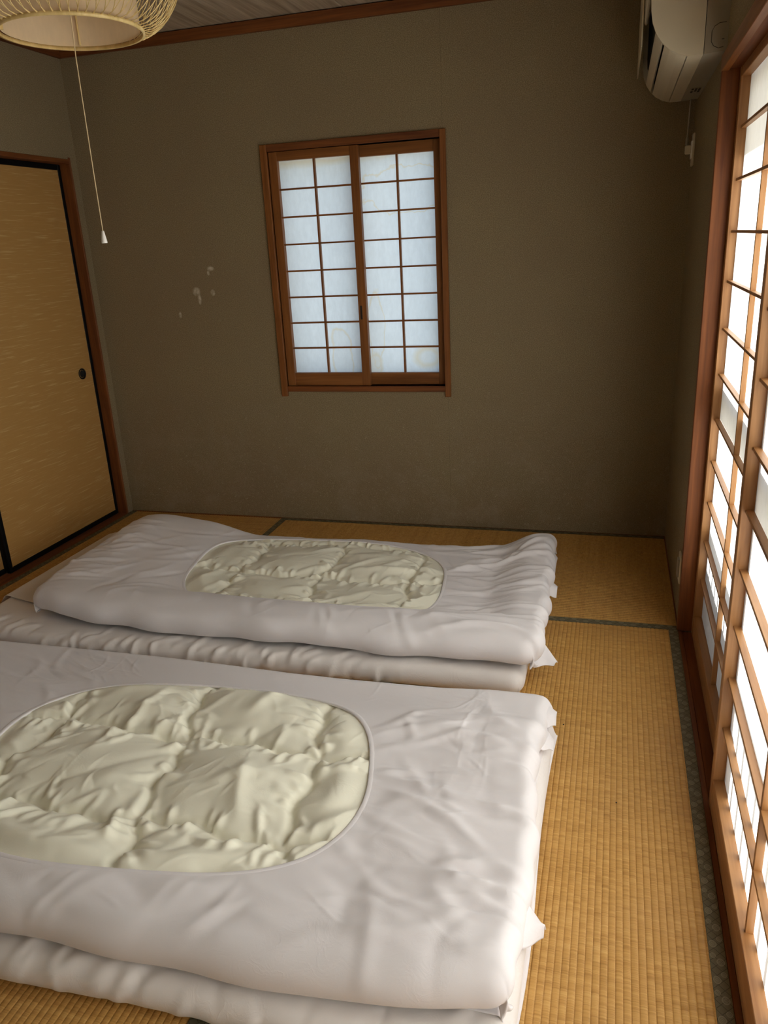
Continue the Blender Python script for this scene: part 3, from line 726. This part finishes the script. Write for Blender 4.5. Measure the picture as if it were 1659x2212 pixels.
def oval_pts(o, n, k=1.0):
    c, s = math.cos(o['rot']), math.sin(o['rot']); out = []
    for i in range(n):
        t = 2*pi*i/n; e = 2/o['p']
        u = o['a']*k*math.copysign(abs(cos(t))**e, cos(t)); v = o['b']*k*math.copysign(abs(sin(t))**e, sin(t))
        u -= o.get('skew', 0)*v
        out.append((o['cx']+u*c-v*s, o['cy']+u*s+v*c))
    return out
def sampler(P, ta, tb, flat):
    """height of the upper face at (x, y): only the flat middle of the sheet is used"""
    P_ = P
    def f(x, y):
        # nearest search on the developed grid, refined from the analytic inverse
        i = np.interp(x, flat[0], flat[1]); j = np.interp(y, flat[2], flat[3])
        for _ in range(6):
            ii = np.clip(i, 0, P_.shape[0]-2); jj = np.clip(j, 0, P_.shape[1]-2)
            i0 = int(ii); j0 = int(jj); fi = ii-i0; fj = jj-j0
            q = (P_[i0, j0]*(1-fi)+P_[i0+1, j0]*fi)*(1-fj)+(P_[i0, j0+1]*(1-fi)+P_[i0+1, j0+1]*fi)*fj
            gi = P_[i0+1, j0]-P_[i0, j0]; gj = P_[i0, j0+1]-P_[i0, j0]
            det = gi[0]*gj[1]-gi[1]*gj[0]
            if abs(det) < 1e-12: break
            ex_, ey_ = x-q[0], y-q[1]
            i = ii+np.clip((ex_*gj[1]-ey_*gj[0])/det, -8, 8); j = jj+np.clip((gi[0]*ey_-gi[1]*ex_)/det, -8, 8)
        return q[2]
    return f
def fold_field(X, Y, folds):
    h = np.zeros_like(X)
    for cx, cy, ang, L, w, a, curv, asym in folds:
        c, s_ = math.cos(ang), math.sin(ang)
        k = (np.abs(X-cx) < 1.8*L+3*w) & (np.abs(Y-cy) < 1.8*L+3*w)
        if not k.any(): continue
        dx, dy = X[k]-cx, Y[k]-cy; u = dx*c+dy*s_; v = -dx*s_+dy*c - curv*u*u
        ww = w*np.where(v > 0, 1.0, asym)
        h[k] += a*np.exp(-(np.abs(v)/ww)**1.6)*np.exp(-(u/L)**4)
    return h
def rand_folds(n, xr, yr, ang, L, w, a, seed, asym=(0.4, 1.4), curv=2.0):
    r = np.random.default_rng(seed); out = []
    for i in range(n):
        cx, cy = r.uniform(*xr), r.uniform(*yr)
        an = ang(cx, cy) if callable(ang) else ang
        Li = r.uniform(*L)
        out.append((cx, cy, an[0]+an[1]*r.standard_normal(), Li, r.uniform(*w), r.uniform(*a)*r.choice([1, 1, -0.6]), curv*r.standard_normal(), r.uniform(*asym)))
    return out
def make_duvet(label, box_, r, T, top, warp, oval, seams_x, seams_y, folds, exf, eyf, seed, corner, rx, floorf, dip, quilt_folds, fine, fineq):
    x0, x1, y0, y1 = box_
    rt = root('duvet', ((x0+x1)/2, (y0+y1)/2, 0.08), label, 'duvet', 'duvets laid on the mattresses')
    B, ta, tb, X, Y = body(x0, x1, y0, y1, r, T, top, 0.0075, corner, warp, rx=rx)
    n, m = B.shape[:2]
    d = oval_d(B[..., 0], B[..., 1], oval)
    near = np.exp(-(np.maximum(d-1, 0)/0.06)**2)
    upper = np.clip((B[..., 2]-top(B[..., 0], B[..., 1]))/T+1.0, 0, 1)      # 1 on top, 0.5 half way down
    N = norm_(B)
    F = fold_field(B[..., 0], B[..., 1], folds)*(1-0.85*near)*S(upper, 0.30, 0.75)
    # folds that run down over the front edge continue by the developed coordinate
    B = B + N*F[..., None]
    ex, ey = exf(B[..., 0], B[..., 1])*(1-near), eyf(B[..., 0], B[..., 1])*(1-near)
    P = relax(B, ex, ey, 0.02+0.20*near, 0.035, 70, 0.0012, seed, (9, 4), floorf(B[..., 0], B[..., 1]))
    P = up2(P); dd = oval_d(P[..., 0], P[..., 1], oval)
    upp = S((P[..., 2]-top(P[..., 0], P[..., 1]))/T+1.0, 0.35, 0.8)
    P = P + norm_(P)*(fold_field(P[..., 0], P[..., 1], fine)*upp*S(dd, 1.0, 1.1))[..., None]
    P[..., 2] = np.maximum(P[..., 2], floorf(P[..., 0], P[..., 1]))
    d2 = oval_d(P[..., 0], P[..., 1], oval)
    n, m = P.shape[:2]
    upm = (P[..., 2] > top(P[..., 0], P[..., 1])-0.6*T)
    inside = (d2 < 1.0) & upm
    fm = ~(inside[:-1, :-1] & inside[1:, :-1] & inside[1:, 1:] & inside[:-1, 1:])
    cut = np.zeros((n, m), bool)
    cut[:-1, :-1] |= fm; cut[1:, :-1] |= fm; cut[1:, 1:] |= fm; cut[:-1, 1:] |= fm
    e = cut & inside; k = 1/np.maximum(d2, 0.2)
    Px = P.copy()
    Px[..., 0] = np.where(e, oval['cx']+(P[..., 0]-oval['cx'])*k, P[..., 0]); Px[..., 1] = np.where(e, oval['cy']+(P[..., 1]-oval['cy'])*k, P[..., 1])
    cover = link('cover', grid_mesh('cover', Px, fm), M_COVER, rt, True)
    sm = cover.modifiers.new('thickness', 'SOLIDIFY'); sm.thickness = 0.0012; sm.offset = -1
    ic, jc = n//2, m//2; lo_i, hi_i = int(n*0.10), int(n*0.90); lo_j, hi_j = int(m*0.13), int(m*0.87)
    fz = sampler(P, ta, tb, (P[lo_i:hi_i, jc, 0], np.arange(lo_i, hi_i), P[ic, lo_j:hi_j, 1], np.arange(lo_j, hi_j)))
    NH = 300; hem = []
    ctr = oval_pts(oval, NH, 1.0); rimz = [fz(x, y) for x, y in ctr]
    for dist_, lift in ((-0.0012, -0.0050), (-0.0014, -0.0012), (-0.0008, -0.0002), (0.0010, 0.0004), (0.009, 0.0005), (0.0105, -0.0004)):
        row = []
        for i_, (x, y) in enumerate(ctr):
            vx, vy = x-oval['cx'], y-oval['cy']; l = math.hypot(vx, vy); px, py = x+vx/l*dist_, y+vy/l*dist_
            row.append((px, py, (fz(px, py) if dist_ > 0.002 else rimz[i_])+lift))
        hem.append(row)
    hv = [p for row in hem for p in row]; hf = []
    for a in range(len(hem)-1):
        for i_ in range(NH): hf.append((a*NH+i_, a*NH+(i_+1) % NH, (a+1)*NH+(i_+1) % NH, (a+1)*NH+i_))
    me = bpy.data.meshes.new('hem'); me.from_pydata(hv, [], hf); link('hem', me, M_COVER, rt, True)
    # ---- quilted inner duvet
    h = 0.0062; mg = 0.03
    xa, xb = min(p[0] for p in ctr)-mg, max(p[0] for p in ctr)+mg; ya, yb = min(p[1] for p in ctr)-mg, max(p[1] for p in ctr)+mg
    QX, QY = np.meshgrid(np.arange(xa, xb, h), np.arange(ya, yb, h), indexing='ij')
    dq = oval_d(QX, QY, oval); wob = 0.011
    wx = wob*np.sin(QY*19+seed)+0.007*np.sin(QY*53+2*seed); wy = wob*np.sin(QX*15+seed*2)+0.007*np.sin(QX*47+seed)
    sdx = np.min([np.abs(QX-s_(QY)-wx) for s_ in seams_x], 0); sdy = np.min([np.abs(QY-s_(QX)-wy) for s_ in seams_y], 0)
    sd_ = np.minimum(sdx, sdy)
    puff = dip['puff']*(1-np.exp(-(sdx/0.06)**1.3))*(1-np.exp(-(sdy/0.06)**1.3))
    # height: hangs from the rim of the opening, sinking inside it
    lay = top(QX, QY)
    inn = np.clip((1-dq), 0, 1)
    Z = lay - 0.0045 - dip['depth']*S(inn, 0.0, 0.22) + puff*S(inn, 0.0, 0.16) - 0.008*S(dq, 1.0, 1.05)
    QB = np.stack([QX, QY, Z], -1)
    # puckers square to the seams, long soft folds across the cells
    r = np.random.default_rng(seed+50); fl = list(quilt_folds)
    sx_ = [s_ for s_ in seams_x]; sy_ = [s_ for s_ in seams_y]
    for s_ in sx_:
        y = ya
        while y < yb:
            y += r.uniform(0.012, 0.036); sg = r.choice([-1, 1]); L = r.uniform(0.014, 0.042)
            x = s_(y)+wob*math.sin(y*19+seed)+0.007*math.sin(y*53+2*seed)
            fl.append((x+sg*L*0.9, y, r.normal(0, 0.35), L, r.uniform(0.0045, 0.010), r.uniform(0.0035, 0.009), r.normal(0, 5), r.uniform(0.5, 1.3)))
    for s_ in sy_:
        x = xa
        while x < xb:
            x += r.uniform(0.012, 0.036); sg = r.choice([-1, 1]); L = r.uniform(0.014, 0.042)
            y = s_(x)+wob*math.sin(x*15+seed*2)+0.007*math.sin(x*47+seed)
            fl.append((x, y+sg*L*0.9, pi/2+r.normal(-0.2, 0.35), L, r.uniform(0.0045, 0.010), r.uniform(0.0035, 0.009), r.normal(0, 5), r.uniform(0.5, 1.3)))
    fade = S(1.03-dq, 0.0, 0.05)
    QF = fold_field(QX, QY, fl)*fade
    QB[..., 2] += QF
    seamk = np.exp(-(sd_/0.009)**2); QB[..., 2] -= 0.009*seamk*fade
    rim = S(dq, 0.985, 1.03)
    Q = relax(QB, 0.018*(1-rim)*(1+1.5*np.exp(-(sdy/0.03)**2)), 0.018*(1-rim)*(1+1.5*np.exp(-(sdx/0.03)**2)), 0.016+0.20*seamk+0.4*rim, 0.030, 60, 0.0010, seed+5, (4, 5))
    # under the cover near the rim
    Q = up2(Q); dd = oval_d(Q[..., 0], Q[..., 1], oval)
    Q = Q + norm_(Q)*(fold_field(Q[..., 0], Q[..., 1], fineq)*S(1.02-dd, 0, 0.04))[..., None]
    capz = top(Q[..., 0], Q[..., 1]) - 0.0025
    Q[..., 2] = np.minimum(Q[..., 2], capz + 0.6*np.clip(1.0-dd, 0, 1)*0.3)
    keep = dd < 1.04
    fmq = keep[:-1, :-1] & keep[1:, 1:]
    tag(link('quilted_lining', grid_mesh('quilted_lining', Q, fmq), M_QUILT, rt, True), 'cream quilted lining showing through the oval opening')
    return rt, fz

# far duvet --------------------------------------------------------
def top_far(X, Y):
    z = 0.158 + 0.0*X
    z = z + 0.040*np.exp(-((X-0.52)**2/0.15**2+(Y+0.64)**2/0.20**2))       # puffed far left corner
    z = z + 0.022*G(X, 0.52, 0.14)*S(-Y, 0.6, 1.2)
    z = z + 0.022*G(Y, -1.275, 0.075)*S(X, 0.45, 0.8)                      # rolled front
    z = z + 0.024*np.exp(-((X-2.16)**2/0.09**2+(Y+0.58)**2/0.10**2))
    z = z - 0.038*S(X, 0.72, 0.98)*(1-S(X, 2.0, 2.15))*(1-S(-Y, 1.10, 1.22))
    z = z + 0.004*np.sin(X*9+1)*np.sin(Y*8)
    return z
def warp_far(X, Y):
    fr = S(-Y, 1.0, 1.38); bk = 1-S(-Y, 0.5, 0.85)
    X2 = X + 0.014*S(-Y, 0.5, 1.3)*S(X, 1.6, 2.2) + 0.035*(1-S(X, 0.45, 0.8))*fr
    Y2 = Y + fr*(0.045*(1-S(X, 0.4, 0.8)) + 0.006*S(X, 1.7, 2.2)) + bk*(0.035*S(X, 1.85, 2.2) - 0.025*S(X, 0.6, 1.1)*(1-S(X, 1.75, 2.1)))
    Y2 = Y2 + 0.004*np.sin(X*17)*fr + 0.003*np.sin(X*31)*fr
    X2 = X2 + (0.006*np.sin(Y*23)+0.004*np.sin(Y*61))*S(X, 2.0, 2.2)
    return X2, Y2
oval_f = dict(cx=1.364, cy=-0.8957, a=0.488, b=0.335, p=3.1, rot=-0.03, skew=0.15)
ff = (rand_folds(34, (1.88, 2.20), (-1.32, -0.55), lambda x, y: (0.10+0.35*(y+0.95), 0.12), (0.06, 0.20), (0.006, 0.014), (0.004, 0.009), 1)
    + rand_folds(16, (1.75, 2.05), (-1.25, -0.55), lambda x, y: (-0.15, 0.25), (0.08, 0.20), (0.006, 0.014), (0.003, 0.007), 2)
    + rand_folds(26, (0.45, 0.95), (-1.3, -0.6), lambda x, y: (0.6+1.2*(x-0.6), 0.3), (0.05, 0.18), (0.006, 0.015), (0.002, 0.006), 3)
    + rand_folds(20, (0.8, 1.9), (-1.36, -1.22), lambda x, y: (-0.7, 0.5), (0.04, 0.12), (0.005, 0.012), (0.0015, 0.0045), 4)
    + rand_folds(24, (0.42, 0.60), (-1.3, -0.55), lambda x, y: (0.25, 0.35), (0.04, 0.10), (0.005, 0.009), (0.003, 0.006), 5)
    + rand_folds(14, (1.0, 1.9), (-0.56, -0.49), lambda x, y: (0.05, 0.12), (0.06, 0.16), (0.004, 0.007), (0.002, 0.004), 6)
    + [(2.05, -0.66, 0.9, 0.05, 0.012, -0.012, 0, 1), (2.0, -0.68, 0.05, 0.09, 0.010, 0.010, 1, 0.6), (2.10, -0.62, 0.6, 0.08, 0.012, 0.009, 1, 0.6)])
qf = rand_folds(26, (0.95, 1.85), (-1.2, -0.6), lambda x, y: (0.7, 0.3), (0.05, 0.13), (0.012, 0.026), (0.005, 0.010), 7)
far, fzf = make_duvet('far duvet in a white cover, cream quilting in its oval opening, by the back wall',
    (0.415, 2.215, -1.378, -0.485), 0.042, 0.082, top_far, warp_far, oval_f,
    [lambda y: 1.07+0*y, lambda y: 1.395+0.02*(y+0.9), lambda y: 1.735-0.06*(y+0.9)], [lambda x: -0.91+0*x, lambda x: -1.185+0*x, lambda x: -0.60+0*x],
    ff, lambda X, Y: 0.003+0.012*G(X, 0.50, 0.15), lambda X, Y: 0.004+0.018*S(X, 1.80, 2.1), 3, 0.055, 0.032,
    lambda X, Y: np.where(X < 0.84, 0.0895, 0.0850), dict(depth=0.004, puff=0.024), qf,
    rand_folds(50, (0.5, 2.15), (-1.36, -0.52), lambda x, y: (0.2, 0.8), (0.02, 0.08), (0.0025, 0.0045), (0.0007, 0.0016), 61) + rand_folds(45, (1.85, 2.18), (-1.3, -0.55), lambda x, y: (0.1, 0.2), (0.03, 0.09), (0.0025, 0.0045), (0.001, 0.002), 62),
    rand_folds(120, (0.9, 1.85), (-1.22, -0.56), lambda x, y: (0.8, 0.6), (0.012, 0.045), (0.003, 0.005), (0.0008, 0.0020), 63))
# near duvet -------------------------------------------------------
def top_near(X, Y):
    z = 0.150 + 0*X
    z = z + 0.020*G(Y, -2.40, 0.08)
    z = z + 0.006*S(X, 1.95, 2.15)
    z = z - 0.034*(1-S(-Y, 1.60, 1.80))
    z = z + 0.004*np.sin(X*7+2)*np.sin(Y*9+1) + 0.005*G(X, 2.0, 0.12)*np.sin(Y*14)
    return z
def warp_near(X, Y):
    f = S(-Y, 1.7, 2.45)
    return X + (0.006*np.sin(Y*11)+0.003*np.sin(Y*47))*S(X, 2.1, 2.25) + 0.020*f*S(X, 1.8, 2.2), Y + 0.012*f*(X-1.35)/0.94 + 0.035*f*S(X, 1.95, 2.3) - 0.006*(1-f)*np.sin(X*5) + 0.003*np.sin(X*23)*f
oval_n = dict(cx=1.4412, cy=-2.0467, a=0.469, b=0.346, p=2.75, rot=0.171, skew=0.0837)
def radial_n(x, y): return (math.atan2(y+2.0, x-1.40), 0.25)
fn = (rand_folds(30, (2.0, 2.26), (-2.36, -1.66), lambda x, y: (-0.12+0.4*(y+2.0), 0.16), (0.05, 0.14), (0.008, 0.018), (0.004, 0.009), 11)
    + rand_folds(22, (1.92, 2.2), (-2.40, -1.62), lambda x, y: (-0.9, 0.5), (0.04, 0.13), (0.010, 0.022), (0.002, 0.0055), 12)
    + rand_folds(16, (1.9, 2.06), (-2.2, -1.7), radial_n, (0.04, 0.12), (0.005, 0.010), (0.002, 0.005), 13)
    + rand_folds(22, (0.5, 1.1), (-2.1, -1.56), radial_n, (0.05, 0.16), (0.004, 0.010), (0.002, 0.005), 14)
    + rand_folds(26, (1.2, 2.2), (-2.50, -2.34), lambda x, y: (-0.12, 0.35), (0.05, 0.18), (0.010, 0.024), (0.001, 0.0045), 15)
    + rand_folds(10, (1.3, 1.9), (-2.46, -2.36), lambda x, y: (0.9, 0.3), (0.03, 0.07), (0.004, 0.007), (0.002, 0.004), 16)
    + rand_folds(16, (2.15, 2.26), (-2.42, -1.62), lambda x, y: (0.0, 0.15), (0.02, 0.05), (0.005, 0.009), (0.003, 0.006), 17))
qn = (rand_folds(30, (0.95, 1.88), (-2.32, -1.68), lambda x, y: (0.65, 0.40), (0.05, 0.14), (0.014, 0.030), (0.005, 0.010), 18)
    + rand_folds(30, (0.92, 1.88), (-2.32, -1.68), lambda x, y: (0.6, 0.7), (0.02, 0.05), (0.005, 0.008), (0.001, 0.0022), 19)
    + rand_folds(18, (1.15, 1.75), (-2.33, -2.22), lambda x, y: (1.2, 0.5), (0.03, 0.06), (0.010, 0.016), (0.006, 0.012), 20))
near, fzn = make_duvet('near duvet in a white cover, cream quilting in its large oval opening, in the foreground',
    (0.42, 2.270, -2.505, -1.530), 0.044, 0.088, top_near, warp_near, oval_n,
    [lambda y: 1.065+0*y, lambda y: 1.445-0.20*(y+2.08), lambda y: 1.785-0.17*(y+2.08)], [lambda x: -1.935+0*x, lambda x: -2.225+0.03*(x-1.5), lambda x: -1.62+0*x],
    fn, lambda X, Y: 0.003+0*X, lambda X, Y: 0.004+0.014*S(X, 1.95, 2.2)*(1-0.5*S(-Y, 2.25, 2.45)), 8, 0.045, 0.034,
    lambda X, Y: 0.0805+0*X, dict(depth=0.010, puff=0.034), qn,
    rand_folds(60, (0.5, 2.2), (-2.46, -1.6), lambda x, y: (0.3, 0.9), (0.02, 0.09), (0.0025, 0.0045), (0.0006, 0.0014), 71) + rand_folds(40, (1.92, 2.2), (-2.4, -1.6), lambda x, y: (-0.1, 0.35), (0.03, 0.09), (0.003, 0.005), (0.0008, 0.0018), 72) + rand_folds(14, (2.08, 2.16), (-1.95, -1.6), lambda x, y: (1.5, 0.08), (0.06, 0.14), (0.0022, 0.003), (0.0006, 0.001), 73) + rand_folds(34, (0.8, 1.1), (-1.95, -1.6), radial_n, (0.04, 0.10), (0.002, 0.004), (0.0008, 0.0018), 74),
    rand_folds(170, (0.92, 1.9), (-2.34, -1.68), lambda x, y: (0.7, 0.7), (0.012, 0.055), (0.003, 0.006), (0.0008, 0.0022), 75))

# mattresses -------------------------------------------------------
def make_mattress(label, box_, T, warp, exf, eyf, seed, corner, folds=None):
    x0, x1, y0, y1 = box_
    rt = root('mattress', ((x0+x1)/2, (y0+y1)/2, 0.0), label, 'mattress', 'floor mattresses under the duvets')
    B, ta, tb, X, Y = body(x0, x1, y0, y1, 0.034, T-0.009, lambda X, Y: T-0.005+0*X, 0.009, corner, warp, 0.90*pi)
    if folds:
        # coordinates developed down the front face, so folds run over the edge
        A_ = np.repeat(ta[:, None], len(tb), 1); B_ = np.repeat(tb[None], len(ta), 0)
        B = B + norm_(B)*fold_field(A_, B_, folds)[..., None]
    P = relax(B, exf(B[..., 0], B[..., 1]), eyf(B[..., 0], B[..., 1]), 0.03, 0.03, 60, 0.0015, seed, (4, 7), 0.0025)
    P = up2(P); P[..., 2] = np.minimum(P[..., 2], T)
    o = link('ticking', grid_mesh('ticking', P), M_SHEET, rt, True)
    return rt
mf = make_mattress('far white floor mattress under the duvet by the back wall, gathered along its front edge', (0.23, 2.186, -1.452, -0.50), 0.080,
    lambda X, Y: (X, Y + (0.048*S(X, 0.5, 2.2) + 0.03*(1-S(X, 0.25, 0.6)))*S(-Y, 0.7, 1.4)),
    lambda X, Y: 0.02*S(-Y, 1.2, 1.38)*(1-0.7*S(X, 1.5, 2.1))+0.004, lambda X, Y: 0.004+0*X, 21, 0.045,
    rand_folds(95, (0.2, 1.75), (-1.50, -1.37), (0.95, 0.45), (0.02, 0.05), (0.0045, 0.009), (0.0035, 0.008), 22, (0.5, 1.3), 4.0) + rand_folds(18, (1.5, 2.15), (-1.49, -1.37), (0.9, 0.4), (0.02, 0.05), (0.005, 0.010), (0.001, 0.003), 23))
mn = make_mattress('near white floor mattress showing below the front of the foreground duvet', (0.40, 2.286, -2.545, -1.56), 0.075,
    lambda X, Y: (X, Y + (0.018*S(X, 1.2, 1.8)+0.03*S(X, 1.9, 2.3))*S(-Y, 1.8, 2.5)),
    lambda X, Y: 0.01*S(-Y, 2.35, 2.5)+0.003, lambda X, Y: 0.004+0*X, 31, 0.08,
    rand_folds(30, (1.3, 2.25), (-2.60, -2.46), (1.2, 0.4), (0.03, 0.07), (0.006, 0.013), (0.002, 0.0055), 24))

# flat sheet over the left end of the far mattress, and under the near duvet on the right
def sheet(name, label, cat, B, mat, seed, ex=0.02, ey=0.02, kf=0.03, group=None, parent=None):
    P = up2(relax(B, ex, ey, kf, 0.10, 80, 0.0015, seed, (10, 10), 0.002))
    c = B.reshape(-1, 3).mean(0); c = (c[0], c[1], B[..., 2].min())
    o = link(name, grid_mesh(name, P), mat, parent, True, at=c)
    so_ = o.modifiers.new('thickness', 'SOLIDIFY'); so_.thickness = 0.0015; so_.offset = 1
    if label: tag(o, label, cat, group)
    return o
u = np.linspace(0, 1, 70)[:, None]; v = np.linspace(0, 1, 90)[None]
# corners: front left, front right, back left ; z follows mattress and falls to the floor past its left end
Xl = 0.145+0.03*np.sin(v*pi*2.3)-0.05*np.sin(v*pi)+0.09*v*v; Xr = 0.75+0*v
X = Xl*(1-u)+Xr*u; Yv = -1.165-0.14*u**0.8; Y = Yv*(1-v)+(-0.52)*v
d = np.clip((0.245-X)/0.09, 0, 1); Z = 0.0812*(1-d*d*(3-2*d)*0.93)+0.0015
Z = Z + 0.003*np.sin(Y*16)*(1-u)*d
sheet('flat_sheet', 'thin beige white sheet over the left end of the far mattress, pointed corner sticking out', 'sheet', np.stack([X+0*v, Y+0*X, Z+0*X], -1), M_SHEET, 41, 0.006, 0.006)
# near: white under sheet showing along the right edge
u = np.linspace(0, 1, 24)[:, None]; v = np.linspace(0, 1, 110)[None]
Y = -2.440+0.860*v; edge = 2.284+0.006*np.sin(v*7)+0.006*v; X = 2.20+(edge-2.20)*u
Z = 0.0765-0.0735*S(u, 0.70, 1.0)*(0.85+0.15*np.sin(v*12))
sheet('sheet_edge', None, None, np.stack([X+0*v, Y+0*X, Z+0*v], -1), M_COVER, 43, 0.004, 0.01, parent=mn)

def flap(parent, pts, seed, sag=0.01):
    """small loose corner of cloth: quad patch p00, p10, p11, p01, bulged and creased"""
    n = 14; P = np.zeros((n, n, 3)); p = [np.array(q) for q in pts]
    for i in range(n):
        for j in range(n):
            a, c = i/(n-1), j/(n-1)
            P[i, j] = (p[0]*(1-a)+p[1]*a)*(1-c)+(p[3]*(1-a)+p[2]*a)*c
            P[i, j] += np.array([0, 0, 1])*sag*sin(pi*c)*(0.4+a) + np.array([0, 1, 0])*0.004*sin(a*7+seed)*c
    o = link('cloth_corner', grid_mesh('cloth_corner', up2(P)), M_COVER, parent, True)
    s_ = o.modifiers.new('thickness', 'SOLIDIFY'); s_.thickness = 0.0012
    return o
flap(near, [(2.262, -2.195, 0.100), (2.318, -2.240, 0.060), (2.315, -2.256, 0.054), (2.264, -2.33, 0.090)], 1, 0.014)
flap(near, [(2.255, -1.575, 0.115), (2.292, -1.585, 0.095), (2.292, -1.625, 0.080), (2.255, -1.66, 0.092)], 2, 0.008)
flap(near, [(2.264, -1.655, 0.098), (2.293, -1.685, 0.078), (2.293, -1.72, 0.074), (2.264, -1.745, 0.092)], 3, 0.006)
flap(far, [(2.205, -1.195, 0.110), (2.272, -1.262, 0.055), (2.262, -1.270, 0.050), (2.205, -1.31, 0.06)], 4, 0.004)
flap(far, [(2.195, -0.78, 0.120), (2.240, -0.79, 0.085), (2.238, -0.845, 0.070), (2.195, -0.87, 0.09)], 5, 0.012)
flap(far, [(2.19, -0.53, 0.140), (2.222, -0.56, 0.100), (2.220, -0.68, 0.080), (2.195, -0.74, 0.09)], 6, 0.008)
